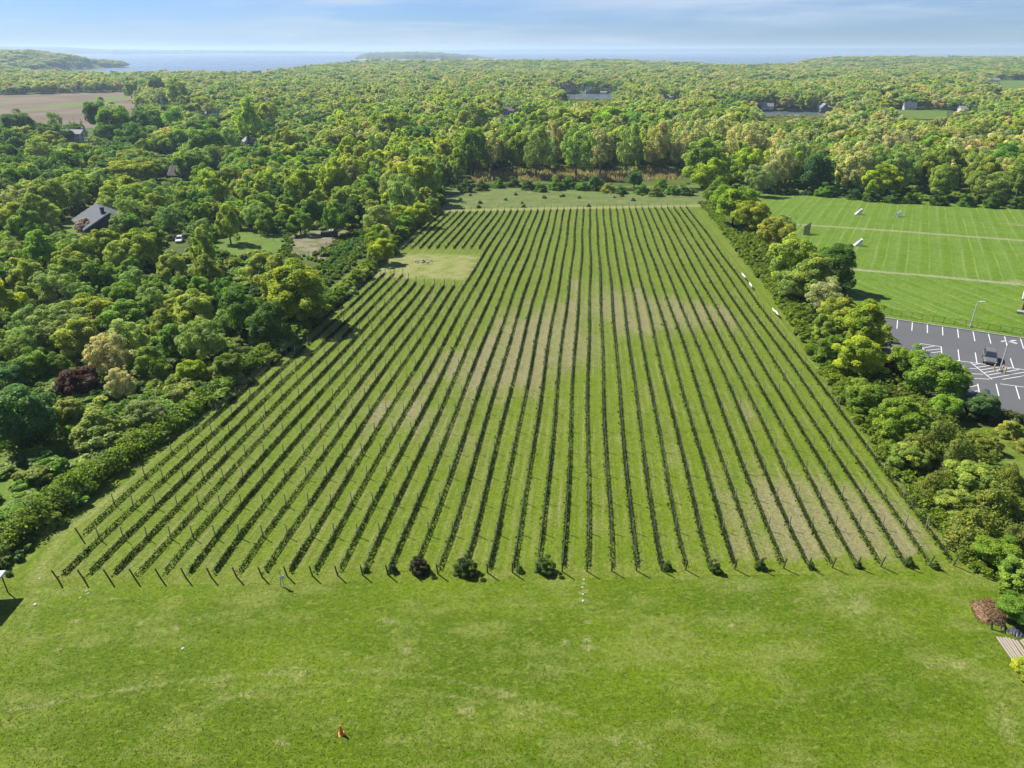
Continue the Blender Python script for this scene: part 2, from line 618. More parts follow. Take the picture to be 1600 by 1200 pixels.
def grass_material(name, cols, dry, lane=False, mow=None, attr_pale=True, stretch=(1, 1, 1), fine=3.2):
    m, t, out = new_mat(name)
    pos = t.n('ShaderNodeNewGeometry').outputs['Position']
    uv = t.n('ShaderNodeUVMap').outputs[0]
    ps = t.scale(pos, stretch)
    n1 = t.noise(ps, 0.11, 6, 0.62)
    n2 = t.noise(t.v('ADD', ps, (31, 7, 0)), 0.34, 5, 0.62)
    n3 = t.noise(pos, fine, 4, 0.7)
    n4 = t.noise(t.v('ADD', pos, (5, 90, 0)), 1.15, 3, 0.6)
    c = t.mix(t.smooth(n1, 0.36, 0.66), cols[0], cols[1])
    c = t.mix(t.m('MULTIPLY', t.smooth(n2, 0.44, 0.68), 0.85), c, cols[2])
    n5 = t.noise(t.v('ADD', ps, (77, 3, 0)), 2.4, 4, 0.65)
    c = t.mix(t.m('MULTIPLY', t.smooth(n5, 0.5, 0.72), 0.6), c, [x * f for x, f in zip(cols[2], (1.25, 1.15, 1.3))])
    c = t.mix(t.m('MULTIPLY', t.smooth(n4, 0.5, 0.75), 0.45), c, [x * 0.72 for x in cols[0]])
    if lane:
        xyz = t.n('ShaderNodeSeparateXYZ', {0: uv})
        a = t.m('DIVIDE', xyz.outputs[0], DT)
        k = t.m('FLOOR', a)
        fr = t.m('FRACT', a)
        wn = t.n('ShaderNodeTexWhiteNoise', {'W': k}, noise_dimensions='1D').outputs[0]
        long_v = t.n('ShaderNodeCombineXYZ', {0: xyz.outputs[0], 1: t.m('MULTIPLY', xyz.outputs[1], 0.07)}).outputs[0]
        nl = t.noise(long_v, 1.6, 4, 0.6)
        nk = t.noise(t.n('ShaderNodeCombineXYZ', {0: t.m('MULTIPLY', k, 7.3), 1: t.m('MULTIPLY', xyz.outputs[1], 0.035)}).outputs[0], 1.0, 3)
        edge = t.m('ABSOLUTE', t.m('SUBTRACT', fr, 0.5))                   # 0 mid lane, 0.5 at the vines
        lf = t.attr('lanes').outputs['Fac']
        lanec = t.m('ADD', t.m('MULTIPLY_ADD', wn, 0.55, -0.05), t.smooth(nk, 0.4, 0.7, -0.25, 0.35), clamp=True)
        # bright lush lanes and dull dry lanes
        lush = t.mix(n3, (0.088, 0.148, 0.003), (0.135, 0.200, 0.006))
        c = t.mix(t.m('MULTIPLY', t.m('MULTIPLY', t.m('SUBTRACT', 1.0, lanec), 0.6), lf), c, lush)
        trk = t.m('MULTIPLY', t.smooth(t.m('ABSOLUTE', t.m('SUBTRACT', edge, 0.2)), 0.13, 0.02), t.smooth(nl, 0.42, 0.68))
        c = t.mix(t.m('MULTIPLY', t.m('MULTIPLY', trk, lf), 0.6), c, (0.225, 0.215, 0.095))
        dr = t.attr('dry').outputs['Fac']
        dmask = t.m('ADD', t.m('MULTIPLY', dr, t.smooth(lanec, 0.0, 0.6, 0.55, 1.0)), t.m('MULTIPLY_ADD', n4, 0.8, -0.45))
        dmask = t.m('MULTIPLY', t.smooth(dmask, 0.2, 0.8), t.smooth(edge, 0.47, 0.30, 0.35, 1.0))
        dn = t.mix(t.noise(pos, 1.7, 4, 0.7), (0.185, 0.155, 0.080), (0.330, 0.275, 0.180))
        c = t.mix(t.m('MULTIPLY', dmask, 0.62), c, dn)
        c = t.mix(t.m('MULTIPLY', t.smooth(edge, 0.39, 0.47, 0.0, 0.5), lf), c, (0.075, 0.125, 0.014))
    if mow:
        lz = t.attr('low').outputs['Fac']
        xyz = t.n('ShaderNodeSeparateXYZ', {0: pos})
        for q, (dx, dy, per, amt) in enumerate(mow):
            w = t.m('ADD', t.m('MULTIPLY', xyz.outputs[0], dx / per), t.m('MULTIPLY', xyz.outputs[1], dy / per))
            w = t.m('ADD', w, t.m('MULTIPLY', t.noise(pos, 0.035, 2), 0.35))
            ln = t.smooth(t.m('PINGPONG', w, 0.5), 0.15, 0.02)
            al = t.m('ADD', t.m('MULTIPLY', xyz.outputs[0], -dy * 0.03), t.m('MULTIPLY', xyz.outputs[1], dx * 0.03))
            kn = t.smooth(t.noise(t.n('ShaderNodeCombineXYZ', {0: t.m('MULTIPLY', t.m('FLOOR', t.m('ADD', w, 0.5)), 5.1), 1: al}).outputs[0], 1.0, 2), 0.32, 0.72, 0.12, 1.0)
            zm = lz if q else t.m('SUBTRACT', 1.0, lz)
            c = t.mix(t.m('MULTIPLY', t.m('MULTIPLY', t.m('MULTIPLY', ln, kn), zm), amt), c, (0.26, 0.32, 0.10))
            bnd = t.m('MULTIPLY', t.smooth(t.m('PINGPONG', t.m('ADD', w, 0.25), 1.0), 0.4, 0.6), zm)
            c = t.mix(t.m('MULTIPLY', bnd, 0.22), c, (0.17, 0.24, 0.06))
    if attr_pale:
        p = t.attr('pale').outputs['Fac']
        pm = t.smooth(t.m('ADD', p, t.m('MULTIPLY_ADD', n3, 0.5, -0.25)), 0.1, 0.95)
        c = t.mix(t.m('MULTIPLY', pm, 0.85), c, dry)
    n6 = t.noise(t.v('ADD', pos, (1, 50, 0)), fine * 2.6, 3, 0.75)
    br = t.m('MULTIPLY', t.smooth(n3, 0.25, 0.75, 0.50, 0.92), t.smooth(n6, 0.28, 0.72, 0.78, 1.22))
    c = t.v('MULTIPLY', c, t.n('ShaderNodeCombineXYZ', {0: br, 1: br, 2: br}).outputs[0])
    b = t.n('ShaderNodeBsdfPrincipled', {'Base Color': c, 'Roughness': 0.9, 'Specular IOR Level': 0.12,
                                         'Normal': t.bump(t.m('ADD', n3, t.m('MULTIPLY', n4, 0.8)), 0.55, 0.16)})
    t.nt.links.new(b.outputs[0], out.inputs[0])
    return m


def blob_noise(x, y, sc, seed):
    g = np.random.default_rng(seed)
    v = np.zeros_like(x)
    for k in range(10):
        a = g.uniform(0, 6.283)
        fr = g.uniform(0.6, 2.2) / sc
        v += np.sin((x * math.cos(a) + y * math.sin(a)) * fr * 6.283 + g.uniform(0, 6.283))
    return v / 10 ** 0.5


def sheet(name, corners, nu, nv, mat, lift, attrs=None, stuv=True):
    """bilinear patch of terrain: corners near-left, near-right, far-right, far-left (x, y)"""
    a, b, c, d = [np.array(q[:2]) for q in corners]
    U, Vv = np.meshgrid(np.linspace(0, 1, nu), np.linspace(0, 1, nv))
    U, Vv = U[..., None], Vv[..., None]
    P = (a * (1 - U) + b * U) * (1 - Vv) + (d * (1 - U) + c * U) * Vv
    X, Y = P[..., 0].ravel(), P[..., 1].ravel()
    Z = terrain(X, Y) + lift
    ii = np.arange(nu * nv).reshape(nv, nu)
    q = np.stack([ii[:-1, :-1], ii[:-1, 1:], ii[1:, 1:], ii[1:, :-1]], -1).reshape(-1, 4)
    S_, T_ = X * RD[0] + Y * RD[1], X * TD[0] + Y * TD[1]
    va = attrs(X, Y) if attrs else None
    me = np_mesh(name, np.stack([X, Y, Z], 1), 4, q, [mat], None, va, np.stack([T_ - T_L, S_], 1), smooth=True)
    return tag(link(name, me), kind='structure')


def poly_dist(X, Y, pts):
    d = np.full(X.shape, 1e9)
    for (x0, y0), (x1, y1) in zip(pts[:-1], pts[1:]):
        dx, dy = x1 - x0, y1 - y0
        tt = np.clip(((X - x0) * dx + (Y - y0) * dy) / (dx * dx + dy * dy), 0, 1)
        d = np.minimum(d, np.hypot(X - x0 - tt * dx, Y - y0 - tt * dy))
    return d


def spline(pts, n=12):
    out = []
    p = [np.array(q, float) for q in pts]
    p = [2 * p[0] - p[1]] + p + [2 * p[-1] - p[-2]]
    for i in range(1, len(p) - 2):
        for k in range(n):
            u = k / n
            out.append(0.5 * ((2 * p[i]) + (-p[i - 1] + p[i + 1]) * u + (2 * p[i - 1] - 5 * p[i] + 4 * p[i + 1] - p[i + 2]) * u ** 2
                              + (-p[i - 1] + 3 * p[i] - 3 * p[i + 1] + p[i + 2]) * u ** 3))
    out.append(p[-2])
    return out


def track(pxs):
    return [tuple(pix(u, v)[:2]) for u, v in spline(pxs)]


TRACKS = [track(q) for q in (
    [(-80, 1130), (150, 1085), (330, 1060), (560, 1049), (700, 1062), (800, 1090), (900, 1118), (1010, 1165), (1100, 1230)],
    [(180, 1190), (330, 1100), (480, 1068), (640, 1078), (760, 1100), (860, 1135), (960, 1190)],
    [(1130, 1110), (1270, 1082), (1400, 1055), (1560, 1020)],
    [(1200, 1100), (1330, 1085), (1430, 1062)],
    [(1480, 1010), (1555, 1090), (1585, 1180), (1600, 1260)],
    [(60, 905), (40, 1000), (-40, 1120)],
)]
PALE_SPOTS = [(607, 970, .9), (637, 977, 1.0), (612, 985, .5), (633, 1017, .8), (545, 1021, .5), (575, 1027, .5), (465, 1056, .8), (462, 1042, .4),
              (790, 1085, .9), (960, 1158, .7), (910, 912, .5), (910, 925, .5), (911, 938, .6), (843, 968, .4), (832, 982, .4), (882, 1004, .4),
              (918, 972, .5), (918, 1000, .5), (920, 1012, .8), (1143, 976, .4), (1245, 938, .5), (1070, 1075, 1.4), (1340, 950, 1.6), (1400, 985, 1.6),
              (860, 1050, 1.8), (620, 1110, 1.4), (520, 1130, 1.0), (220, 975, .5), (275, 980, .6), (120, 970, .6), (90, 1015, .5), (390, 1085, .5),
              (440, 1160, .7), (730, 1110, .9), (1210, 1060, 1.0), (1290, 915, 1.5), (1160, 915, 1.2), (1500, 1040, 0.9)]


def lawn_attr(X, Y):
    pale = np.zeros_like(X)
    nb = blob_noise(X, Y, 9, 4)
    nf = blob_noise(X, Y, 1.1, 14)
    for i, q in enumerate(TRACKS):
        d = poly_dist(X, Y, q)
        pale = np.maximum(pale, (0.46, 0.40, 0.36, 0.32, 0.34, 0.5)[i] * np.exp(-(d / 0.30) ** 2) * np.clip(0.82 + 0.10 * nb + 0.12 * nf, 0.4, 1.2))
        pale = np.maximum(pale, 0.14 * np.exp(-(d / 1.3) ** 2))
    for u, v, r in PALE_SPOTS:
        p = pix(u, v)
        rr = r * 0.62 if r < 1 else r * 1.5
        q = ((X - p[0]) / (rr * 1.15)) ** 2 + ((Y - p[1]) / (rr * 0.85)) ** 2
        pale = np.maximum(pale, (0.78 if r < 1 else 0.34) * np.exp(-q * np.clip(1 + 0.7 * nf, 0.3, 3)))
    pale += 0.16 * np.clip(blob_noise(X, Y, 14, 9) + 0.4 * nf, 0, 2) * sstep(0, 1, nb + 0.6)
    return {'pale': np.clip(pale, 0, 1.2)}


M_LAWN = grass_material('lawn_grass', ((0.074, 0.128, 0.002), (0.108, 0.168, 0.004), (0.158, 0.196, 0.034)), (0.250, 0.255, 0.100),  # far olive and mid green trees take the colour with haze painted in
                        stretch=(0.55, 1.15, 1))
fl, fr_ = st(s_front(T_L - 60) - 1.0, T_L - 60), st(s_front(T_R + 60) - 1.0, T_R + 60)
sheet('lawn', [(-110, 6), (110, 6), fr_, fl], 440, 200, M_LAWN, 0.012, lawn_attr)

# short grass standing up from the lawn
g = np.random.default_rng(17)
n = 90000
dp = 1 / np.sqrt(g.uniform(1 / 72.0 ** 2, 1 / 27.0 ** 2, n))
gx, gy = g.uniform(-1.05, 1.05, n) * dp, dp
keep = (gx * RD[0] + gy * RD[1]) < s_front(gx * TD[0] + gy * TD[1]) + 0.6
gx, gy = gx[keep], gy[keep]
P = np.stack([gx, gy, terrain(gx, gy) + 0.028], 1)
V, idx = leaf_quads(P, unit(g.normal(size=P.shape) * np.array([1, 1, 0.5]) + np.array([0, 0, 1.15])), 0.068, g, 1.3)
tag(link('lawn_tufts', np_mesh('lawn_tufts', V, 4, idx, [M_LAWN])), kind='stuff')

DRY = [(800, 560, 9, 9, .9), (835, 520, 8, 10, .75), (900, 545, 6, 10, .55), (760, 600, 7, 8, .5), (1000, 480, 10, 9, .75), (960, 470, 7, 12, .6), (1080, 490, 9, 9, .75),
       (1035, 500, 7, 7, .6), (1140, 490, 8, 8, .55), (900, 470, 8, 20, .35), (1300, 820, 7, 7, .75), (1360, 840, 6, 7, .8), (1260, 790, 6, 9, .55), (1395, 800, 7, 7, .6), (1150, 820, 6, 6, .4),
       (560, 850, 5, 5, .45), (290, 870, 4, 7, .4), (150, 880, 4, 4, .5), (650, 720, 7, 7, .4), (640, 640, 9, 9, .45), (560, 640, 8, 9, .35), (1110, 700, 8, 14, .35), (1020, 860, 4, 5, .4), (700, 560, 8, 9, .4),
       (480, 720, 7, 8, .3), (1250, 640, 8, 10, .35), (720, 480, 12, 12, .3), (1200, 880, 6, 3, .6), (1300, 885, 6, 2, .6), (760, 895, 4, 2, .4)]


def vine_attr(X, Y):
    S_, T_ = X * RD[0] + Y * RD[1], X * TD[0] + Y * TD[1]
    dry = 0.12 * blob_noise(X, Y, 22, 3) + 0.08 * blob_noise(X, Y, 8, 5)
    for u, v, rt, rs, a in DRY:
        p = pix(u, v)
        s0, t0 = p[:2] @ RD, p[:2] @ TD
        dry += a * np.exp(-((S_ - s0) / (rs * 1.3)) ** 2 - ((T_ - t0) / rt) ** 2)
    pc = pix(880, 520)
    dry += 0.30 * np.exp(-((S_ - pc[:2] @ RD) / 48) ** 2 - ((T_ - pc[:2] @ TD) / 26) ** 2)
    pale = np.zeros_like(X)
    # mown bare patch inside the left block, headland strip at the far end
    pc = pix(660, 415)
    s0, t0 = pc[:2] @ RD, pc[:2] @ TD
    pale += 0.85 * sstep(1.2, 0.8, np.abs(S_ - s0) / 13.5) * sstep(1.15, 0.85, np.abs(T_ - t0) / 14) * (0.8 + 0.25 * blob_noise(X, Y, 6, 8))
    pale += 0.75 * sstep(4.5, 2.0, np.abs(S_ - (s_far(T_) + 3.0)))
    # worn turning track at the left end
    pale += 0.5 * np.exp(-(poly_dist(X, Y, track([(60, 905), (75, 870), (110, 825), (190, 765)])) / 0.9) ** 2)
    fade = sstep(-0.4, 2.6, S_ - s_front(T_) + 0.9 * blob_noise(X, Y, 3, 12)) * sstep(1.5, -1.5, S_ - s_far(T_))
    return {'dry': np.clip(dry, 0, 1.2) * fade, 'pale': np.clip(pale, 0, 1), 'lanes': fade}


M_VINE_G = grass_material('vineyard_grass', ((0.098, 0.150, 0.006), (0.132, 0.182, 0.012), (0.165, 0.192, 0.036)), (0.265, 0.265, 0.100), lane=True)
a_, b_ = st(s_front(T_L - 60) - 1.0, T_L - 60), st(s_front(T_R + 8) - 1.0, T_R + 8)
a_ = st(s_front(T_L - 9) - 1.0, T_L - 9)
c_, d_ = st(s_far(T_R + 8) + 6, T_R + 8), st(s_far(T_L - 9) + 6, T_L - 9)
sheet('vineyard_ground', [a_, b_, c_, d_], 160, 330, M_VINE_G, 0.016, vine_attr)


def weed_attr(X, Y):
    return {'pale': np.clip(0.25 + 0.3 * blob_noise(X, Y, 12, 2), 0, 0.7)}


M_MEADOW = grass_material('meadow_grass', ((0.085, 0.135, 0.020), (0.115, 0.165, 0.030), (0.150, 0.175, 0.060)), (0.190, 0.190, 0.085), fine=1.6)
e_, f_ = st(s_far(T_R + 20) + 62, T_R + 20), st(s_far(T_L - 30) + 58, T_L - 30)
g_, h_ = st(s_far(T_L - 30) + 6, T_L - 30), st(s_far(T_R + 8) + 6, T_R + 8)
sheet('meadow', [g_, h_, e_, f_], 60, 40, M_MEADOW, 0.016, weed_attr)

# sports field, its mown stripes and two worn tracks
_m1 = unit((pix(1432, 316) - pix(1424, 400))[:2])
_m2 = unit((pix(1500, 497) - pix(1370, 445))[:2])
M_FIELD = grass_material('sports_grass', ((0.084, 0.165, 0.005), (0.104, 0.190, 0.009), (0.130, 0.200, 0.024)), (0.27, 0.28, 0.16),
                         mow=((_m1[1], -_m1[0], 2.6, 0.48), (_m2[1], -_m2[0], 3.0, 0.5)), fine=1.8)
TRK1 = [tuple(pix(u, v)[:2]) for u, v in ((1180, 346), (1250, 351), (1400, 361), (1600, 376), (1800, 392))]
TRK2 = [tuple(pix(u, v)[:2]) for u, v in ((1240, 413), (1333, 421), (1450, 431), (1600, 445), (1800, 465))]
WEAR = [(1525, 348, 3.5, 1.2), (1575, 349, 5, 1.0), (1595, 352, 5, 1.5), (1590, 440, 4, 2)]


def field_attr(X, Y):
    p = 0.75 * np.exp(-(poly_dist(X, Y, TRK1) / 1.7) ** 4) + 0.95 * np.exp(-(poly_dist(X, Y, TRK2) / 1.1) ** 4)
    for u, v, a, b in WEAR:
        q = pix(u, v)
        p += 0.6 * np.exp(-((X - q[0]) / a) ** 2 - ((Y - q[1]) / b) ** 2)
    yt = np.interp(X, [q[0] for q in TRK2], [q[1] for q in TRK2])
    return {'pale': np.clip(p, 0, 1.1), 'low': (Y < yt).astype(float)}


sheet('sports_field', [pix(1330, 490), pix(1950, 585), pix(1800, 331), pix(1120, 300)], 200, 150, M_FIELD, 0.020, field_attr)
# lawn beside the parking lot, low right
sheet('side_lawn', [pix(1640, 860), pix(1900, 880), pix(1800, 668), pix(1505, 668)], 40, 40, M_LAWN, 0.014, lambda X, Y: {'pale': 0.25 + 0 * X})
# small yards among the trees on the left
M_YARD = grass_material('yard_grass', ((0.085, 0.150, 0.012), (0.110, 0.180, 0.016), (0.13, 0.185, 0.04)), (0.25, 0.25, 0.1), attr_pale=False)
sheet('yard', [pix(330, 402), pix(455, 398), pix(448, 356), pix(345, 356)], 12, 12, M_YARD, 0.016)
sheet('yard', [pix(-60, 850), pix(70, 765), pix(125, 660), pix(-60, 690)], 12, 12, M_YARD, 0.016)
sheet('yard', [pix(50, 378), pix(190, 372), pix(190, 345), pix(40, 350)], 12, 12, M_YARD, 0.016)
sheet('yard', [pix(1390, 185), pix(1480, 188), pix(1480, 174), pix(1390, 171)], 12, 12, M_YARD, 0.4)
sheet('yard', [pix(1560, 140), pix(1660, 142), pix(1660, 127), pix(1550, 126)], 12, 12, M_YARD, 0.4)
M_PLOT = grass_material('garden_soil', ((0.100, 0.130, 0.030), (0.200, 0.175, 0.115), (0.26, 0.225, 0.16)), (0.3, 0.26, 0.2), attr_pale=False)
sheet('garden_plot', [pix(445, 398), pix(505, 408), pix(550, 360), pix(450, 361)], 12, 12, M_PLOT, 0.020)

# ploughed field far left


def plough_mat():
    m, t, out = new_mat('ploughed_soil')
    pos = t.n('ShaderNodeNewGeometry').outputs['Position']
    xyz = t.n('ShaderNodeSeparateXYZ', {0: pos})
    w = t.m('SINE', t.m('ADD', t.m('MULTIPLY', xyz.outputs[0], 1.6), t.m('MULTIPLY', xyz.outputs[1], 0.5)))
    n1 = t.noise(pos, 0.02, 4)
    c = t.mix(t.smooth(n1, 0.35, 0.65), (0.095, 0.072, 0.045), (0.140, 0.108, 0.072))
    c = t.mix(t.smooth(w, 0.2, 1.0, 0, 0.35), c, (0.065, 0.05, 0.033))
    gr = t.attr('green').outputs['Fac']
    c = t.mix(gr, c, (0.085, 0.120, 0.022))
    b = t.n('ShaderNodeBsdfPrincipled', {'Base Color': c, 'Roughness': 0.95, 'Specular IOR Level': 0.1})
    t.nt.links.new(b.outputs[0], out.inputs[0])
    return m


def plough_attr(X, Y):
    q = [tuple(pix(u, v)[:2]) for u, v in ((60, 170), (105, 166), (150, 158), (200, 150))]
    d = poly_dist(X, Y, q)
    q2 = [tuple(pix(u, v)[:2]) for u, v in ((-60, 162), (0, 163), (28, 161))]
    return {'green': np.clip(np.exp(-(d / 17) ** 2) + np.exp(-(poly_dist(X, Y, q2) / 14) ** 2), 0, 1)}


sheet('ploughed_field', [pix(-60, 206), pix(205, 200), pix(215, 143), pix(-40, 152)], 80, 60, plough_mat(), 0.15, plough_attr)

# ------------------------------------------------------------------ parking lot
m, t, out = new_mat('asphalt')
pos = t.n('ShaderNodeNewGeometry').outputs['Position']
n1, n2 = t.noise(pos, 0.22, 5), t.noise(pos, 9, 3)
c = t.mix(n1, (0.064, 0.066, 0.070), (0.092, 0.093, 0.097))
c = t.mix(t.m('MULTIPLY', n2, 0.5), c, (0.060, 0.061, 0.065))
b = t.n('ShaderNodeBsdfPrincipled', {'Base Color': c, 'Roughness': 0.85, 'Specular IOR Level': 0.3, 'Normal': t.bump(n2, 0.3, 0.02)})
t.nt.links.new(b.outputs[0], out.inputs[0])
M_ASPH = m
sheet('parking_lot', [pix(1440, 648), pix(1760, 668), pix(1800, 559), pix(1355, 493)], 30, 30, M_ASPH, 0.024)
M_KERB = pbr('kerb_concrete', (0.36, 0.35, 0.33), 0.85)
k0, k1 = pix(1355, 493), pix(1800, 559)


def bar_between(mb, a, b, w, h, lift=0.0):
    a, b = Vector(a), Vector(b)
    d = b - a
    n = Vector((-d.y, d.x, 0)).normalized() * w / 2
    z0, z1 = Vector((0, 0, lift)), Vector((0, 0, lift + h))
    V = [a - n + z0, b - n + z0, b + n + z0, a + n + z0, a - n + z1, b - n + z1, b + n + z1, a + n + z1]
    mb.add(V, [(3, 2, 1, 0), (4, 5, 6, 7), (0, 1, 5, 4), (1, 2, 6, 5), (2, 3, 7, 6), (3, 0, 4, 7)])


mb = MB()
bar_between(mb, k0, k1, 0.28, 0.16)
tag(mb.build('kerb', M_KERB), kind='structure')
M_PAINT = pbr('road_paint', (0.74, 0.74, 0.72), 0.7, var=0.12, scale=3)


def z8(x, y):
    return 1400 + x / 8.0, 440 + y / 8.0


def z4(x, y):
    return 1200 + x / 4.0, 600 + y / 4.0


STRIPES = [((20, 480), (10, 590)), ((205, 505), (197, 615)), ((390, 530), (392, 645)), ((580, 560), (585, 675)), ((768, 590), (782, 705)), ((963, 625), (985, 745)),
           ((1155, 655), (1185, 775)), ((1355, 685), (1388, 808)), ((1555, 715), (1595, 840)), ((1760, 750), (1805, 875)),
           ((775, 850), (792, 990)), ((990, 890), (1012, 1020)), ((1205, 925), (1235, 1045)), ((1428, 960), (1468, 1085)), ((1650, 1000), (1690, 1110)),
           ((280, 790), (318, 778)), ((318, 778), (565, 815)), ((565, 815), (575, 945)), ((280, 790), (380, 880)), ((330, 832), (480, 806)), ((372, 862), (565, 843)),
           ((440, 892), (568, 876)), ((500, 920), (572, 908)),
           ((575, 968), (930, 1010)), ((930, 1010), (1440, 1080)), ((1440, 1080), (1700, 1116)), ((930, 1010), (1200, 1225)), ((590, 985), (690, 962)), ((690, 1005), (800, 985)),
           ((960, 1040), (1060, 1025)), ((1005, 1075), (1190, 1046)), ((1050, 1108), (1310, 1064)), ((1100, 1140), (1430, 1082)), ((1140, 1172), (1540, 1100)),
           ((1190, 1208), (1690, 1118)), ((1330, 1225), (1760, 1150)), ((840, 1080), (1010, 1092)), ((890, 1150), (1090, 1160)), ((960, 1210), (1170, 1222))]
STRIPES = [(z8(*a), z8(*b)) for a, b in STRIPES] + [(z4(*a), z4(*b)) for a, b in (
    ((1250, 22), (1312, 8)), ((1250, 48), (1316, 44)), ((1310, 0), (1320, 52)), ((1425, 0), (1443, 75)), ((1450, 0), (1600, 20)), ((1548, 15), (1572, 95)),
    ((1468, 175), (1488, 232)), ((1640, 30), (1670, 110)))]
for (a, b) in STRIPES:
    mb = MB()
    pa, pb = pix(*a), pix(*b)
    d = Vector(pb - pa)
    n = Vector((-d.y, d.x, 0)).normalized() * 0.075
    V = [Vector(pa) - n, Vector(pb) - n, Vector(pb) + n, Vector(pa) + n]
    mb.add([v + Vector((0, 0, 0.032)) for v in V], [(0, 1, 2, 3)])
    tag(mb.build('painted_line', M_PAINT), kind='structure')

# ------------------------------------------------------------------ water and far shores
m, t, out = new_mat('sea_water')
pos = t.n('ShaderNodeNewGeometry').outputs['Position']
nw = t.noise(pos, 0.35, 4)
nb = t.noise(t.scale(pos, (0.0012, 0.004, 1)), 1.0, 4)
b = t.n('ShaderNodeBsdfPrincipled', {'Base Color': t.mix(nb, (0.070, 0.095, 0.105), (0.10, 0.125, 0.135)), 'Roughness': t.smooth(nb, 0.35, 0.65, 0.16, 0.34),
                                     'IOR': 1.33, 'Normal': t.bump(nw, 0.25, 0.5)})
t.nt.links.new(b.outputs[0], out.inputs[0])
W = 19500
sea = np_mesh('bay_water', [(-W, 300, SEA), (W, 300, SEA), (W, W, SEA), (-W, W, SEA)], 4, [0, 1, 2, 3], [m])
tag(link('bay_water', sea), kind='structure')

m, t, out = new_mat('far_woodland')
pos = t.n('ShaderNodeNewGeometry').outputs['Position']
n1 = t.noise(pos, 0.02, 5)
n2 = t.noise(pos, 0.004, 3)
c = t.mix(t.smooth(n1, 0.35, 0.65), (0.045, 0.065, 0.020), (0.095, 0.120, 0.035))
c = t.mix(t.smooth(n2, 0.4, 0.65, 0, 0.5), c, (0.09, 0.085, 0.05))
xyz = t.n('ShaderNodeSeparateXYZ', {0: pos})
c = t.mix(t.smooth(xyz.outputs[2], SEA + 3.0, SEA + 1.2), c, (0.5, 0.46, 0.38))
b = t.n('ShaderNodeBsdfPrincipled', {'Base Color': c, 'Roughness': 0.95, 'Specular IOR Level': 0.05})
t.nt.links.new(b.outputs[0], out.inputs[0])
M_FARW = m


def ridge(name, stations, dist, width, seed, step=45):
    """wooded shore: stations (photo column, height of the tree tops above the sea)"""
    g = np.random.default_rng(seed)
    az = np.array([az_u(u) for u, _ in stations])
    hh = np.array([h for _, h in stations])
    n = int((az[-1] - az[0]) * dist / step) + 2
    A = np.linspace(az[0], az[-1], n)
    Hh = np.interp(A, az, hh)
    prof = [(-0.5, 0.0), (-0.47, 0.06), (-0.44, 0.5), (-0.3, 0.72), (-0.12, 0.9), (0.1, 1.0), (0.3, 0.85), (0.5, 0.0)]
    V = []
    for w, k in prof:
        rr = dist + w * width * (0.75 + 0.25 * np.sin(A * 40 + seed)) + g.normal(size=n) * 8
        z = SEA - 1 + (Hh + 1) * k + (g.normal(size=n) * np.minimum(2.0, Hh * 0.12) if 0 < k else 0)
        V.append(np.stack([rr * np.sin(A), rr * np.cos(A), z], 1))
    V = np.concatenate(V)
    ii = np.arange(len(prof) * n).reshape(len(prof), n)
    q = np.stack([ii[:-1, :-1], ii[:-1, 1:], ii[1:, 1:], ii[1:, :-1]], -1).reshape(-1, 4)
    return tag(link(name, np_mesh(name, V, 4, q, [M_FARW])), kind='structure')


ridge('far_shore', [(-600, 100), (0, 95), (110, 90), (170, 62), (300, 52), (420, 48), (520, 34), (575, 20), (610, 3)], 12500, 1500, 3)
ridge('far_shore', [(560, 22), (700, 44), (820, 62), (1000, 66), (1200, 84), (1400, 92), (1600, 98), (2200, 104)], 17500, 1400, 5)
ridge('island', [(554, 2), (562, 26), (580, 42), (640, 45), (690, 40), (730, 28), (775, 3)], 5600, 700, 8, 14)
ridge('sand_spit', [(196, 3), (215, 4.5), (262, 2.5), (272, 1.5)], 2480, 60, 9, 12)

# white bluff/buildings on the far shore
mb = MB()
M_WHITE = pbr('white_paint', (0.80, 0.80, 0.78), 0.6, var=0.06)
a = az_u(189)
for da, wd, ht in ((-0.004, 70, 34), (0.001, 95, 40), (0.0055, 60, 30)):
    rr = 11600
    mb.box((rr * math.sin(a + da), rr * math.cos(a + da), SEA + ht / 2 - 1), (wd, 60, ht), -a)
tag(mb.build('far_building', M_WHITE), 'tiny cluster of white blocks on the hazy far shore across the bay', 'building')

# ------------------------------------------------------------------ houses
M_ROOF_G = pbr('grey_shingle_roof', (0.070, 0.083, 0.108), 0.85, var=0.25, scale=2.5, noise_stretch=(1, 1, 1))
M_ROOF_B = pbr('brown_shingle_roof', (0.085, 0.070, 0.065), 0.85, var=0.3, scale=2.0)
M_ROOF_L = pbr('pale_grey_roof', (0.25, 0.26, 0.28), 0.85, var=0.2, scale=2.0)
M_NAVY = pbr('dark_blue_siding', (0.030, 0.045, 0.070), 0.6, var=0.2)
M_SHINGLE = pbr('grey_shingle_wall', (0.20, 0.19, 0.18), 0.85, var=0.25)
M_TRIM = pbr('white_trim', (0.75, 0.75, 0.74), 0.5, var=0.05)
M_GLASS = pbr('window_glass', (0.03, 0.04, 0.05), 0.08, var=0.1, spec=0.8)
M_BRICK = pbr('red_brick', (0.32, 0.145, 0.090), 0.85, var=0.3, scale=5)
M_CHIM = pbr('chimney_brick', (0.12, 0.085, 0.075), 0.9, var=0.3, scale=5)
M_DARK = pbr('dark_metal', (0.025, 0.025, 0.028), 0.5, var=0.2)


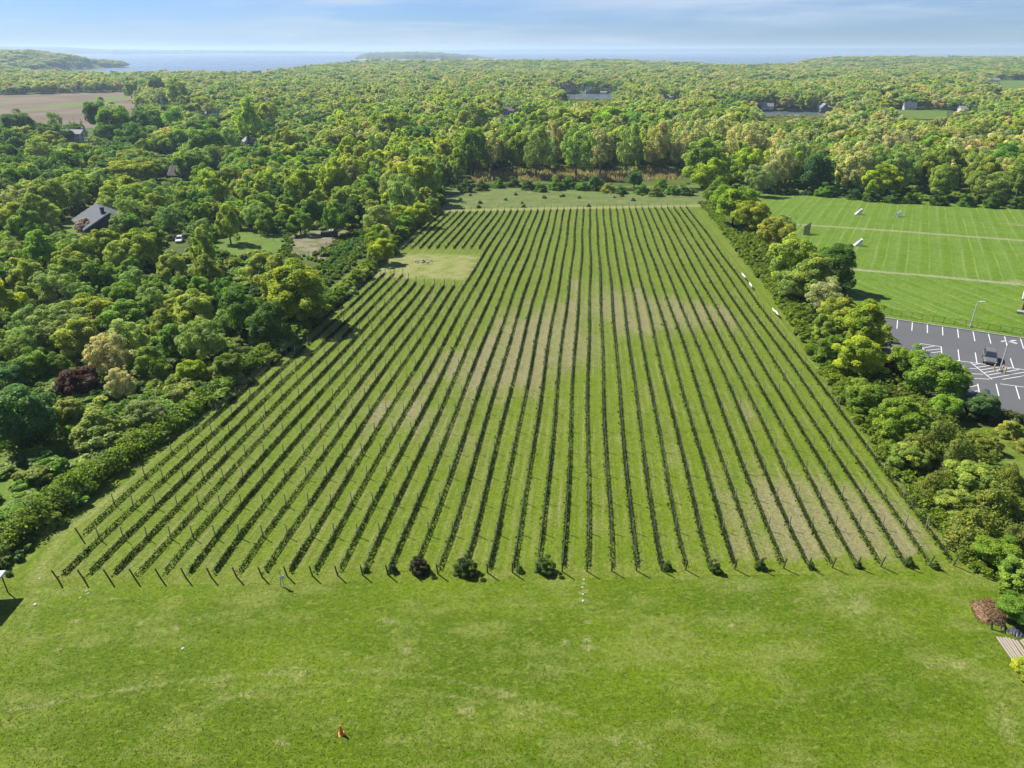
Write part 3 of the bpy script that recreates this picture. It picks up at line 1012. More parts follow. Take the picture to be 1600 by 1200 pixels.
def gable_house(name, label, c, yaw, L, Wd, eave, ridge_h, wall, roof, front=3, side=4, storeys=1, chimney=None, dormers=0, trim=True, over=0.45, door=True):
    """ridge along local y; gable ends at +-L/2"""
    t_ = thing(name, label, 'house', c, yaw)
    w, l = Wd / 2, L / 2
    mb = MB()
    mb.prism([(-w, -0.6), (w, -0.6), (w, eave), (0, ridge_h - 0.12), (-w, eave)], -l, l)
    mb.build('wall', wall, t_)
    sl = (ridge_h - eave) / w
    mb = MB()
    e = w + over
    ze = ridge_h - sl * e
    mb.prism([(-e, ze), (0, ridge_h), (e, ze), (e, ze + 0.2), (0, ridge_h + 0.24), (-e, ze + 0.2)], -l - over, l + over)
    rf = mb.build('roof', roof, t_)
    if trim:
        for sy in (-1, 1):
            y = sy * (l + over + 0.03)
            mb = MB()
            mb.prism([(-e, ze - 0.12), (0, ridge_h - 0.12), (e, ze - 0.12), (e, ze + 0.24), (0, ridge_h + 0.27), (-e, ze + 0.24)], y - 0.04, y + 0.04)
            mb.build('rake_trim', M_TRIM, rf)
    if chimney:
        mb = MB()
        mb.box((chimney[0], chimney[1], ridge_h + 0.1), (1.0, 1.3, 2.6))
        mb.box((chimney[0], chimney[1], ridge_h + 1.46), (1.16, 1.46, 0.14))
        mb.build('chimney', M_CHIM if wall is not M_WHITE else M_WHITE, rf)

    def win(x, y, z, axis, ww=1.0, hh=1.35):
        fm = MB()
        d = (0.10, ww + 0.24, hh + 0.24) if axis == 'x' else (ww + 0.24, 0.10, hh + 0.24)
        fm.box((x, y, z), d)
        fo = fm.build('window', M_TRIM, t_)
        pm = MB()
        o = (math.copysign(0.03, x) if axis == 'x' else 0, math.copysign(0.03, y) if axis == 'y' else 0)
        d = (0.10, ww * 0.44, hh) if axis == 'x' else (ww * 0.44, 0.10, hh)
        for s in (-0.25, 0.25):
            pm.box((x + o[0] + (s * ww if axis == 'y' else 0), y + o[1] + (s * ww if axis == 'x' else 0), z), d)
        pm.build('pane', M_GLASS, fo)

    for k in range(storeys):
        z = 1.55 + 2.75 * k
        for sy in (-1, 1):
            for i in range(front):
                win((i - (front - 1) / 2) * Wd / front * 0.85, sy * (l + 0.02), z, 'y')
        for sx in (-1, 1):
            for i in range(side):
                if door and k == 0 and i == side // 2:
                    dm = MB().box((sx * (w + 0.03), (i - (side - 1) / 2) * L / side, 1.05), (0.1, 1.0, 2.1))
                    do = dm.build('door', M_TRIM if wall is not M_WHITE else M_NAVY, t_)
                    MB().box((sx * (w + 0.1), (i - (side - 1) / 2) * L / side + 0.35, 1.05), (0.08, 0.1, 0.1)).build('handle', M_DARK, do)
                else:
                    win(sx * (w + 0.02), (i - (side - 1) / 2) * L / side, z, 'x')
    if ridge_h - eave > 2.4:
        for sy in (-1, 1):
            win(0, sy * (l + 0.02), eave + 0.75, 'y', 0.9, 1.1)
    for i in range(dormers):
        y = (i - (dormers - 1) / 2) * L / max(dormers, 1) * 0.8
        for sx in (-1, 1):
            dx = sx * w * 0.62
            zb = ridge_h - sl * abs(dx)
            mb = MB()
            mb.prism([(y - 0.75, zb - 0.9), (y + 0.75, zb - 0.9), (y + 0.75, zb + 0.75), (y, zb + 1.35), (y - 0.75, zb + 0.75)], 0, 1)
            V = [(dx - sx * (1.6 * v[1] - 0.35), v[0], v[2]) for v in mb.V]
            dmb = MB()
            dmb.add(V, mb.Fc)
            do = dmb.build('dormer', wall, t_)
            wb = MB().box((dx + sx * 0.36, y, zb + 0.2), (0.08, 0.9, 1.0))
            wo = wb.build('window', M_TRIM, do)
    return t_


A, B, E = pix(145, 317, 7.0), pix(176, 335, 7.0), pix(101, 353, 3.0)
mid = 0.5 * (A + B)
yaw = math.atan2(-(B - A)[0], (B - A)[1])
dd = unit((B - A)[:2])
Lh = min(17.0, float(np.hypot(*(B - A)[:2])))
Wh = min(15.0, 2 * abs(float((E - A)[0] * dd[1] - (E - A)[1] * dd[0])))
gable_house('gabled_house', 'dark blue gabled house with a plain grey shingle roof, a pinkish tree before it', (mid[0], mid[1], tz(mid[0], mid[1])), yaw, Lh, Wh,
            3.0, 7.0, M_NAVY, M_ROOF_G, front=3, side=4, chimney=(1.2, 6.0))


def at_house(u, v):
    p = pix(u, v)
    return (p[0], p[1], p[2])


HOUSES = [  # name, label, base pixel, yaw deg, L, W, eave, ridge, wall, roof, front, side, storeys, chimney, dormers
    ('white_house', 'white two-storey house with grey roof and white end chimney', (119, 221), 84, 13.5, 8.5, 5.4, 7.6, M_WHITE, M_ROOF_L, 2, 4, 2, (1.0, -6.0), 0),
    ('dormer_house', 'low house with a brown roof and white-framed dormer among left-hand maples', (289, 281), 82, 11.0, 8.0, 2.8, 6.6, M_NAVY, M_ROOF_B, 2, 3, 1, None, 2),
    ('brown_roof_house', 'house with broad brown hipped-looking roof half hidden behind the yellow-green maple', (233, 279), 65, 12.0, 10.0, 2.8, 7.2, M_SHINGLE, M_ROOF_B, 2, 3, 1, (0.5, 3.0), 0),
    ('small_grey_house', 'small grey-roofed house hidden behind dark maples left of the bright round maple', (264, 240), 80, 9.0, 7.0, 2.8, 5.4, M_SHINGLE, M_ROOF_L, 2, 3, 1, None, 0),
    ('white_garage', 'small white-gabled building among grey-green trees right of the bright round maple', (389, 227), 30, 8.0, 6.5, 2.8, 5.2, M_WHITE, M_ROOF_L, 2, 2, 1, None, 0),
    ('white_cottage', 'pale roofed cottage beside the maroon tree past the ploughed field', (331, 182), 60, 12.0, 9.0, 2.8, 5.6, M_WHITE, M_ROOF_L, 2, 3, 1, None, 0),
    ('grey_cottage', 'grey cottage behind the yellow-olive tree past the ploughed field', (259, 163), 80, 10.0, 8.0, 2.8, 5.4, M_SHINGLE, M_ROOF_G, 2, 3, 1, None, 0),
    ('shore_house', 'small white house on the far creek bank above the tiny skiff', (887, 143), 75, 9.0, 8.0, 4.4, 7.4, M_WHITE, M_ROOF_B, 2, 2, 2, None, 0),
    ('shore_house', 'tall narrow white house on the far creek bank above the larger boat', (917, 143), 10, 8.0, 6.5, 6.2, 9.0, M_WHITE, M_ROOF_L, 2, 2, 2, None, 0),
    ('boat_house', 'low white boat house right of the two white shore houses', (943, 147), 80, 9.0, 6.0, 2.5, 4.0, M_WHITE, M_ROOF_L, 2, 3, 1, None, 0),
    ('creek_house', 'white grey-roofed house in trees right of the first creek reach', (1048, 156), 80, 13.0, 9.0, 3.0, 6.2, M_WHITE, M_ROOF_L, 2, 4, 1, None, 0),
    ('creek_house', 'white house among trees well left of the long low grey creek house', (1198, 170), 85, 12.0, 7.0, 2.8, 5.6, M_WHITE, M_ROOF_L, 2, 4, 1, None, 0),
    ('gable_front_house', 'grey house with a tall white-trimmed front gable above the moored motorboat', (1285, 173), 8, 9.0, 9.0, 3.2, 7.4, M_SHINGLE, M_ROOF_L, 3, 3, 2, None, 0),
    ('dark_roof_house', 'house with a steep dark roof and white wall by the strip of lawn', (1420, 172), 75, 11.0, 9.0, 3.0, 7.6, M_WHITE, M_ROOF_G, 2, 3, 1, None, 0),
    ('white_ranch_house', 'low white house with grey roof right of the strip of lawn across the creek', (1511, 175), 82, 16.0, 8.0, 3.0, 5.6, M_WHITE, M_ROOF_L, 2, 5, 1, None, 0),
    ('distant_house', 'pale distant house beside the far green field near the right edge', (1553, 128), 80, 16.0, 10.0, 3.4, 6.5, M_WHITE, M_ROOF_L, 2, 4, 1, None, 0),
    ('woodland_house', 'white house end peeping out of the woods left of the creek', (797, 178), 60, 12.0, 8.0, 3.4, 6.4, M_WHITE, M_ROOF_B, 2, 3, 1, None, 0),
]
WINDOWS = []
for (nm, lb, px, yw, L_, W_, ev, rh, wl, rf, fr2, sd2, stn, ch, dr) in HOUSES:
    p = at_house(*px)
    gable_house(nm, lb, p, R(yw), L_, W_, ev, rh, wl, rf, fr2, sd2, stn, ch, dr, door=False)
    u, v, dz = project(p)
    hw = 0.5 * max(L_, W_) * F / dz * 0.85
    WINDOWS.append((u - hw, u + hw, v - rh * F / dz, v - (0.15 if nm == 'white_house' else 0.35 if dz < 600 else 0.5) * rh * F / dz, dz - 6))

# brick school building whose corner enters at the right edge
c0, c1 = pix(1595, 488), pix(1601.5, 464)
yb = math.atan2(-(c1 - c0)[0], (c1 - c0)[1])
bt = thing('brick_building', 'red brick building corner with white fascia at the right edge beyond the fence', 'building', c0, yb)
MB().box((9.0, 10.0, 1.1), (18.0, 20.0, 3.0)).build('wall', M_BRICK, bt)
MB().box((9.0, 10.0, 2.75), (18.8, 20.8, 0.3)).build('roof', M_ROOF_L, bt)
MB().box((-0.48, 10.0, 2.62), (0.14, 20.9, 0.62)).build('fascia', M_TRIM, bt)
MB().box((0.3, -0.8, 0.25), (2.0, 1.4, 0.55)).build('step', M_KERB, bt)
MB().box((1.9, -0.05, 1.15), (1.1, 0.1, 2.1)).build('door', M_DARK, bt)

# ------------------------------------------------------------------ vine rows
M_POST = pbr('weathered_post', (0.36, 0.32, 0.25), 0.9, var=0.3, scale=5, noise_stretch=(3, 3, 0.5))
M_POST_D = pbr('dark_end_post', (0.13, 0.115, 0.085), 0.9, var=0.3, scale=5)
M_WIRE = pbr('galvanised_wire', (0.22, 0.22, 0.21), 0.5, metal=0.3)
M_VTRUNK = pbr('vine_bark', (0.050, 0.036, 0.025), 0.95, var=0.3, scale=5)
post_me = MB().tube([(0, 0, -0.15), (0, 0, 0.9), (0.01, 0, 1.75)], [0.060, 0.056, 0.050], 6).mesh('post', M_POST)
LEAN = R(16)
end_near = MB().tube([(0, 0, -0.15), (-math.sin(LEAN) * 1.62, 0, math.cos(LEAN) * 1.62)], [0.078, 0.068], 7).mesh('end_post', M_POST_D)
row_yaw = math.atan2(RD[1], RD[0])
ORD = ['first', 'second', 'third', 'fourth', 'fifth', 'sixth', 'seventh', 'eighth', 'ninth', 'tenth', 'eleventh', 'twelfth', 'thirteenth', 'fourteenth', 'fifteenth',
       'sixteenth', 'seventeenth', 'eighteenth', 'nineteenth', 'twentieth', 'twenty-first', 'twenty-second', 'twenty-third', 'twenty-fourth', 'twenty-fifth', 'twenty-sixth',
       'twenty-seventh', 'twenty-eighth', 'twenty-ninth', 'thirtieth', 'thirty-first', 'thirty-second', 'thirty-third', 'thirty-fourth', 'thirty-fifth', 'thirty-sixth',
       'thirty-seventh', 'thirty-eighth']
M_VINE = leaf_material('vine_leaf', (0.026, 0.050, 0.006))
S_GAP0 = [pix(u, v)[:2] @ RD for u, v in ((578, 424), (584, 427), (599, 428), (614, 430), (636, 437), (647, 442), (661, 446), (675, 446), (691, 447), (706, 447))]
S_GAP1 = [pix(u, v)[:2] @ RD for u, v in ((615, 391), (622, 389), (637, 389), (650, 389), (664, 389), (677, 389), (690, 389), (703, 389), (715, 389), (727, 389))]
PITCHP = 5.95
tuft_P = []


def vine_row(label, i, s0, s1, phase):
    t0 = T_L + i * DT
    base = st(s0, t0)
    root = thing('vine_row', label, 'vine row', base, row_yaw, 'trellised vine rows of the vineyard')
    c_, s_ = math.cos(row_yaw), math.sin(row_yaw)

    def loc(s, t, h):                       # world to root space
        p = st(s, t, h) - base
        return (p[0] * c_ + p[1] * s_, -p[0] * s_ + p[1] * c_, p[2])

    def tr(s):                              # the row wavers a little, its line stays in root space
        return t0 + wob(s, t0) * min(1, (s - s0) / 6, (s1 - s) / 6)

    g = np.random.default_rng(500 + i * 3 + int(s0))
    e = link('end_post', end_near, root, loc(s0, t0, 0))
    e = link('end_post', end_near, root, loc(s1, t0, 0), math.pi)
    ss = np.arange(s0 + phase, s1 - 2.5, PITCHP)
    for s in ss:
        p = link('post', post_me, root, loc(s, tr(s), g.uniform(-0.06, 0.05)))
        p.rotation_euler = (g.normal() * 0.025, g.normal() * 0.025, g.random() * 3)
    # wires
    knots = np.concatenate([[s0], ss, [s1]])
    mb = MB()
    for h in (0.44, 0.95, 1.4):
        mb.tube([loc(s, tr(s), h) for s in knots], 0.008, 3, cap=False)
    mb.build('wire', M_WIRE, root)
    # trunks and the cordon on the lowest wire
    mb = MB()
    sv = np.arange(s0 + 1.2, s1 - 0.8, 1.55)
    for s in sv:
        s2 = s + g.normal() * 0.1
        mb.tube([loc(s2, tr(s), -0.05), loc(s2 + g.normal() * 0.08, tr(s) + g.normal() * 0.04, 0.43)], [0.042, 0.03], 4, cap=False)
    kc = np.arange(s0 + 0.8, s1 - 0.4, 2.4)
    mb.tube([loc(s, tr(s), 0.45) for s in kc], 0.03, 4, cap=False)
    tag(mb.build('vine_trunk', M_VTRUNK, root), kind='stuff')
    # young shoots
    L_ = s1 - s0 - 1.4
    n = 0
    P = []
    seg = np.arange(s0 + 0.7, s1 - 0.7, 4.0)
    thin = float(np.interp(i, [8, 18, 28, 36], [1.0, 0.85, 0.65, 0.55]))
    low = float(np.interp(i, [8, 18, 28, 36], [0.24, 0.26, 0.28, 0.3]))
    for sa in seg:
        sb = min(sa + 4.0, s1 - 0.7)
        dens = float(np.interp(sa - S_L, [0, 60, 130, 220], [115, 66, 38, 22]))
        vig = 0.75 + 0.35 * math.sin(sa / 11.0 + i * 1.7) + 0.25 * g.normal()
        k = int(dens * (sb - sa) * min(1.3, max(0.35, vig)) * thin)
        sx = g.uniform(sa, sb, k)
        hh = np.where(g.random(k) < 0.82, g.uniform(0.02, 0.44, k), np.clip(0.42 + np.abs(g.normal(size=k)) * 0.10, 0.2, 0.9))
        tt = g.normal(size=k) * (0.055 + 0.02 * thin)
        for a, b, h in zip(sx, tt, hh):
            P.append(loc(a, tr(a) + b, h) + (a,))
    P = np.array(P)
    size = np.interp(P[:, 3] - S_L, [0, 60, 130, 220], [0.115, 0.155, 0.22, 0.30])
    N = unit(g.normal(size=(len(P), 3)) + np.array([0, 0, 0.5]))
    V, idx = leaf_quads(P[:, :3], N, size, g, 1.2)
    me = np_mesh('vine_foliage', V, 4, idx, [M_VINE], {'rnd': g.random(len(P)), 'lob': g.random(len(P))})
    tag(link('vine_foliage', me, root), kind='stuff')
    # unmown grass under the wires
    for s in np.arange(s0 + 0.3, s1, 0.16 if s0 < S_L + 40 else 0.3):
        if g.random() < float(np.interp(s - S_L, [0, 80, 220], [1.0, 0.6, 0.35])):
            tuft_P.append((s, tr(s) + g.normal() * 0.17))


nth = lambda i: ORD[i] + ' vine row from the left along the near vineyard edge'
PH = 6.4
tl = T_L - DT
short0 = pix(107, 838)[:2] @ RD
vine_row('short outermost left vine row starting well behind the others beside the hedge', -1, short0, S_GAP0[0], 5.9)
vine_row('short leftmost vine row between the bare patch and the far headland', -1, S_GAP1[0], s_far(tl), 5.0)
for i in range(NROW):
    t0 = T_L + i * DT
    sf, sb = s_front(t0), s_far(t0)
    if i <= 8:
        vine_row(nth(i) + ', stopping at the bare patch', i, sf, S_GAP0[i + 1], PH)
        vine_row(ORD[i + 1] + ' short vine row from the left behind the bare patch', i, S_GAP1[i + 1], sb, 5.0)
    elif i == NROW - 1:
        vine_row('outermost right vine row, beside the hedgerow, with white net bundles on its wire', i, sf, sb, PH)
    else:
        vine_row(nth(i) + ', running the full length', i, sf, sb, PH)

g = np.random.default_rng(99)
tp = np.array(tuft_P)
XY = tp[:, :1] * RD + tp[:, 1:] * TD
P = np.stack([XY[:, 0], XY[:, 1], terrain(XY[:, 0], XY[:, 1]) + g.uniform(0.04, 0.16, len(tp))], 1)
N = unit(g.normal(size=P.shape) * 0.8 + np.array([0, 0, 0.7]))
V, idx = leaf_quads(P, N, np.interp(tp[:, 0] - S_L, [0, 220], [0.22, 0.45]), g, 1.1)
M_TUFT = leaf_material('row_grass', (0.064, 0.106, 0.005))
tag(link('row_grass', np_mesh('row_grass', V, 4, idx, [M_TUFT], {'rnd': g.random(len(P)), 'lob': g.random(len(P))})), kind='stuff')

# white net bundles on the outermost right row
M_NET = pbr('white_net', (0.82, 0.82, 0.80), 0.8, var=0.1)
for k, (ua, va, ub, vb, lb) in enumerate(((1159, 427, 1165, 434, 'farthest'), (1171, 442, 1175, 448, 'middle'), (1207, 482, 1217, 492, 'nearest, longest'))):
    a, b = pix(ua, va, 0.9), pix(ub, vb, 0.9)
    mb = MB()
    n = 6
    pts = [a + (b - a) * q / (n - 1) + np.array([0, 0, 0.12 * math.sin(q * 2.1 + k)]) for q in range(n)]
    mb.tube(pts, [0.06, 0.16, 0.20, 0.17, 0.14, 0.05], 8)
    tag(mb.build('net_bundle', M_NET, smooth=True), lb + ' white rolled net bundle tied on the outermost right vine row', 'net', 'white net bundles on the right vine row')

# ------------------------------------------------------------------ parked car and parking lot furniture
M_CAR = pbr('car_paint_grey', (0.20, 0.19, 0.18), 0.35, metal=0.2, var=0.05, spec=0.6)
M_CARW = pbr('car_paint_white', (0.72, 0.73, 0.74), 0.3, var=0.05, spec=0.6)
M_TYRE = pbr('tyre_rubber', (0.02, 0.02, 0.02), 0.9)
M_RIM = pbr('wheel_rim', (0.45, 0.45, 0.46), 0.35, metal=0.8)
M_RED = pbr('red_lens', (0.45, 0.02, 0.02), 0.2)
M_LENS = pbr('clear_lens', (0.8, 0.8, 0.78), 0.15)


def suv(name, label, loc, rz, paint, L=4.8, Wd=1.95, H=1.75):
    t_ = thing(name, label, 'car', loc, rz)
    w = Wd / 2
    # lower body: rounded section loft along y (front is +y)
    secs = [(-L / 2, 0.80, 0.42, 0.98), (-L / 2 + 0.12, 0.97, 0.32, 1.08), (-L / 4, 1.0, 0.28, 1.10), (L / 8, 1.0, 0.28, 1.06), (L / 2 - 0.9, 0.98, 0.30, 0.98),
            (L / 2 - 0.15, 0.92, 0.34, 0.84), (L / 2, 0.76, 0.44, 0.70)]

    def loft(secs, inset):
        V, Fc = [], []
        for y, k, z0, z1 in secs:
            x = w * k
            r = inset
            V += [(-x + r, y, z0), (x - r, y, z0), (x, y, z0 + r), (x, y, z1 - r), (x - r * 1.4, y, z1), (-x + r * 1.4, y, z1), (-x, y, z1 - r), (-x, y, z0 + r)]
        n = 8
        for i in range(len(secs) - 1):
            for k in range(n):
                k2 = (k + 1) % n
                Fc.append((i * n + k, (i + 1) * n + k, (i + 1) * n + k2, i * n + k2))
        Fc += [tuple(range(n)), tuple(range((len(secs) - 1) * n + n - 1, (len(secs) - 1) * n - 1, -1))]
        return V, Fc
    MB().add(*loft(secs, 0.1)).build('body', paint, t_)
    # cabin: tapering glass house under a painted roof
    y0, y1, zb = -L / 2 + 0.10, L / 2 - 1.35, 1.04
    lo = [(-w * .93, y0, zb), (w * .93, y0, zb), (w * .93, y1, zb), (-w * .93, y1, zb)]
    hi = [(-w * .76, y0 + 0.45, H), (w * .76, y0 + 0.45, H), (w * .76, y1 - 0.85, H), (-w * .76, y1 - 0.85, H)]
    MB().add(lo + hi, [(3, 2, 1, 0), (4, 5, 6, 7), (0, 1, 5, 4), (1, 2, 6, 5), (2, 3, 7, 6), (3, 0, 4, 7)]).build('windows', M_GLASS, t_)
    mb = MB()
    mb.box((0, (y0 + y1) / 2 - 0.2, H + 0.01), (w * 1.56, y1 - y0 - 1.2, 0.09), 0, 0.92)
    for sx in (-1, 1):
        for a, b in zip(((sx * w * .93, y0, zb), (sx * w * .93, y1, zb), (sx * w * .94, (y0 + y1) / 2 - .1, zb)), ((sx * w * .77, y0 + .45, H), (sx * w * .77, y1 - .85, H), (sx * w * .78, (y0 + y1) / 2 - .2, H))):
            mb.tube([a, b], 0.05, 4)
    mb.build('roof', paint, t_)
    for sx in (-1, 1):
        for y in (-L / 2 + 0.95, L / 2 - 0.95):
            mb = MB()
            mb.tube([(sx * (w - 0.22), y, 0.34), (sx * (w + 0.02), y, 0.34)], 0.36, 14)
            wh = mb.build('wheel', M_TYRE, t_)
            MB().tube([(sx * (w - 0.02), y, 0.34), (sx * (w + 0.035), y, 0.34)], 0.22, 10).build('rim', M_RIM, wh)
        MB().box((sx * w * .72, L / 2 - 0.10, 0.68), (0.4, 0.16, 0.16)).build('headlight', M_LENS, t_)
        MB().box((sx * w * .74, -L / 2 + 0.02, 0.88), (0.3, 0.12, 0.22)).build('tail_light', M_RED, t_)
        MB().box((sx * (w + 0.08), L / 2 - 1.5, 1.1), (0.2, 0.12, 0.16)).build('mirror', paint, t_)
    MB().box((0, -L / 2 + 0.02, 0.45), (Wd * .86, 0.16, 0.2)).build('bumper', M_DARK, t_)
    return t_


cpos = pix(1545, 564)
cb = pix(*z8(1010, 1020)) - pix(*z8(990, 890))
suv('parked_car', 'grey sport utility car parked alone beside the lamp post in the lot', cpos + np.array([0, 0, 0.03]), math.atan2(cb[0], -cb[1]) + math.pi, M_CAR)
cw = pix(281, 378)
suv('white_car', 'white car parked half hidden among trees below the small lawn', cw, R(195), M_CARW, 4.4, 1.85, 1.6)

M_POLE = pbr('pale_pole', (0.66, 0.66, 0.64), 0.5, var=0.06)
M_CONC = pbr('concrete_base', (0.42, 0.41, 0.38), 0.9)
M_YEL = pbr('yellow_paint', (0.62, 0.42, 0.10), 0.6, var=0.15)


def lamp_post(label, loc, h, heads):
    t_ = thing('lamp_post', label, 'lamp post', loc, 0, 'white lamp posts by the parking lot')
    MB().tube([(0, 0, 0.3), (0, 0, h * .5), (0, 0, h)], [0.10, 0.085, 0.07], 8).build('pole', M_POLE, t_)
    MB().lathe([(0.32, -0.1), (0.32, 0.34), (0.28, 0.4)], 12).build('base', M_CONC, t_)
    for a in heads:
        dx, dy = math.cos(a), math.sin(a)
        ar = MB().tube([(0, 0, h - 0.15), (dx * 0.5, dy * 0.5, h)], 0.045, 6).build('arm', M_POLE, t_)
        MB().box((dx * 0.85, dy * 0.85, h + 0.02), (0.85, 0.36, 0.13), a).build('lamp_head', M_POLE, ar)


def pole_h(px, top):
    p = pix(*px)
    for h in np.arange(3, 12, 0.05):
        if project(p + np.array([0, 0, h]))[1] <= top:
            return p, h
    return p, 8


p, h = pole_h((1516, 511), 471)
print('pole', h)
lamp_post('white single-headed lamp post standing at the fence behind the parking lot', p, h, [R(-10)])
p, h = pole_h((1561, 581), 534)
print('pole', h)
lamp_post('white twin-headed lamp post among yellow bollards in the parking lot', p + np.array([0, 0, .03]), h, [R(8), R(188), R(-60)])
for (u, v, lb) in ((1552.5, 579, 'left of the lamp post base'), (1565.5, 580, 'just right of the lamp post base'), (1569.5, 584, 'nearest the camera, right of the lamp post')):
    t_ = thing('bollard', 'yellow steel bollard ' + lb, 'bollard', pix(u, v) + np.array([0, 0, .03]), 0, 'yellow bollards round the lamp post')
    MB().lathe([(0.10, -0.1), (0.10, 1.05), (0.07, 1.12), (0.02, 1.15)], 10).build('post', M_YEL, t_)
    MB().lathe([(0.106, 0.82), (0.106, 0.94)], 10).build('band', M_TRIM, t_)

# chain link fence along the lot
fa, fb = pix(1360, 488), pix(1800, 554)
n = 24
ft = thing('chain_link_fence', 'thin dark chain-link fence between sports field and parking lot', 'fence', fa)
fd = (fb - fa)
pm = MB().tube([(0, 0, -0.1), (0, 0, 1.25)], 0.035, 6).mesh('post', M_DARK)
for k in range(n + 1):
    link('post', pm, ft, fd * k / n)
mb = MB()
for h in (0.08, 1.22):
    mb.tube([Vector(fd * k / n) + Vector((0, 0, h)) for k in range(n + 1)], 0.022, 4)
mb.build('rail', M_DARK, ft)
mb = MB()
q = 190
for k in range(q):
    a, b = fd * k / q, fd * (k + 1.6) / q
    for z0, z1 in ((0.1, 1.2), (1.2, 0.1)):
        mb.tube([Vector(a) + Vector((0, 0, z0)), Vector(b) + Vector((0, 0, z1))], 0.008, 3, cap=False)
tag(mb.build('wire_mesh', M_DARK, ft), kind='stuff')


# ------------------------------------------------------------------ sports goals and screen
def net_mesh(quads_, nseg, rad):
    mb = MB()
    for q in quads_:
        a, b, c, d = [Vector(x) for x in q]
        for k in range(nseg + 1):
            f = k / nseg
            mb.tube([a.lerp(b, f), d.lerp(c, f)], rad, 3, cap=False)
            mb.tube([a.lerp(d, f), b.lerp(c, f)], rad, 3, cap=False)
    return mb


def goal(label, loc, rz, L=7.3, H=2.4, D=2.4):
    t_ = thing('soccer_goal', label, 'goal', loc, rz, 'white goals on the sports field')
    mb = MB()
    for x in (-L / 2, L / 2):
        mb.tube([(x, 0, 0), (x, 0, H)], 0.07, 6)
        mb.tube([(x, 0, H), (x, D * 0.25, H * 0.96)], 0.045, 5)
        mb.tube([(x, D * .25, H * .96), (x, D, 0.03)], 0.045, 5)
        mb.tube([(x, 0, 0.04), (x, D, 0.04)], 0.05, 5)
    mb.tube([(-L / 2, 0, H), (L / 2, 0, H)], 0.07, 6)
    mb.tube([(-L / 2, D, 0.04), (L / 2, D, 0.04)], 0.05, 5)
    mb.build('frame', M_NET, t_)
    a, b = -L / 2, L / 2
    nt = net_mesh([((a, 0, H), (b, 0, H), (b, D, 0.03), (a, D, 0.03)), ((a, 0, H), (a, D * .25, H), (a, D, 0), (a, 0, 0)), ((b, 0, H), (b, D * .25, H), (b, D, 0), (b, 0, 0))], 12, 0.03)
    tag(nt.build('net', M_NET, t_), kind='stuff')


goal('side-on white soccer goal between the two field tracks', pix(1345, 384), R(80), 1.7, 1.9, 1.9)
goal('side-on white soccer goal above the upper field track', pix(1345, 335), R(80), 1.7, 1.9, 1.9)
goal('wide white goal turned towards the vineyard, right of the farther side-on goal', pix(1404, 339), R(50), 4.2, 1.9, 1.2)
sp_ = pix(1260, 366)
t_ = thing('net_screen', 'dark green net screen standing in the grass beside the hedgerow crowns', 'sports screen', sp_, R(40))
M_GNET = pbr('dark_green_net', (0.02, 0.06, 0.035), 0.8)
mb = MB()
for x in (-1.8, 1.8):
    mb.tube([(x, 0, -0.1), (x, 0, 2.6 if x < 0 else 3.4)], 0.06, 6)
    mb.tube([(x, 0, 1.9), (x, 1.2, 0)], 0.045, 5)
mb.tube([(-1.8, 0, 2.6), (1.8, 0, 3.4)], 0.06, 6)
mb.build('frame', M_DARK, t_)
nt = net_mesh([((-1.8, 0, 0.05), (1.8, 0, 0.05), (1.8, 0, 3.4), (-1.8, 0, 2.6))], 16, 0.05)
tag(nt.build('net', M_GNET, t_), kind='stuff')

# ------------------------------------------------------------------ near things
# orange cone on the lawn
M_ORANGE = pbr('orange_plastic', (0.98, 0.30, 0.07), 0.5, var=0.1)
ct = thing('traffic_cone', 'single orange traffic cone standing on the front lawn', 'traffic cone', pix(533.5, 1147), R(20))
MB().lathe([(0.19, 0.03), (0.17, 0.07), (0.115, 0.45), (0.055, 0.86), (0.045, 0.9), (0.02, 0.9)], 20).build('cone', M_ORANGE, ct, smooth=True)
MB().box((0, 0, 0.02), (0.44, 0.44, 0.05), 0, 0.95).build('base', M_ORANGE, ct)

# white canopy entering at the left edge: four posts, pitched roof
cpost = pix(12.5, 926)
ctop = pix(6, 885, 2.5)
tent = thing('canopy_tent', 'white canopy roof corner on a dark leg, cut by the left edge', 'canopy', (cpost[0], cpost[1], tz(cpost[0], cpost[1])), R(6))
M_CANV = pbr('white_canvas', (0.78, 0.80, 0.82), 0.7, var=0.05)
for x, y in ((0, 0), (-3.0, 0), (0, -3.0), (-3.0, -3.0)):
    MB().tube([(x, y, -0.05), (x, y, 2.3)], 0.06, 6).build('leg', M_DARK, tent)
e0, e1 = 0.32, -3.32
zt = 2.35
V = [(e0, e0, zt), (e1, e0, zt), (e1, e1, zt), (e0, e1, zt), (-1.5, -1.5, 3.2), (e0, e0, zt - .06), (e1, e0, zt - .06), (e1, e1, zt - .06), (e0, e1, zt - .06)]
MB().add(V, [(0, 4, 1), (1, 4, 2), (2, 4, 3), (3, 4, 0), (5, 6, 7, 8), (0, 1, 6, 5), (1, 2, 7, 6), (2, 3, 8, 7), (3, 0, 5, 8)]).build('canopy', M_CANV, tent)
mb = MB()
for a, b in (((e0, e0), (e1, e0)), ((e1, e0), (e1, e1)), ((e1, e1), (e0, e1)), ((e0, e1), (e0, e0))):
    mb.tube([(a[0], a[1], zt - .12), (b[0], b[1], zt - .12)], 0.045, 5)
mb.build('valance', M_CANV, tent)

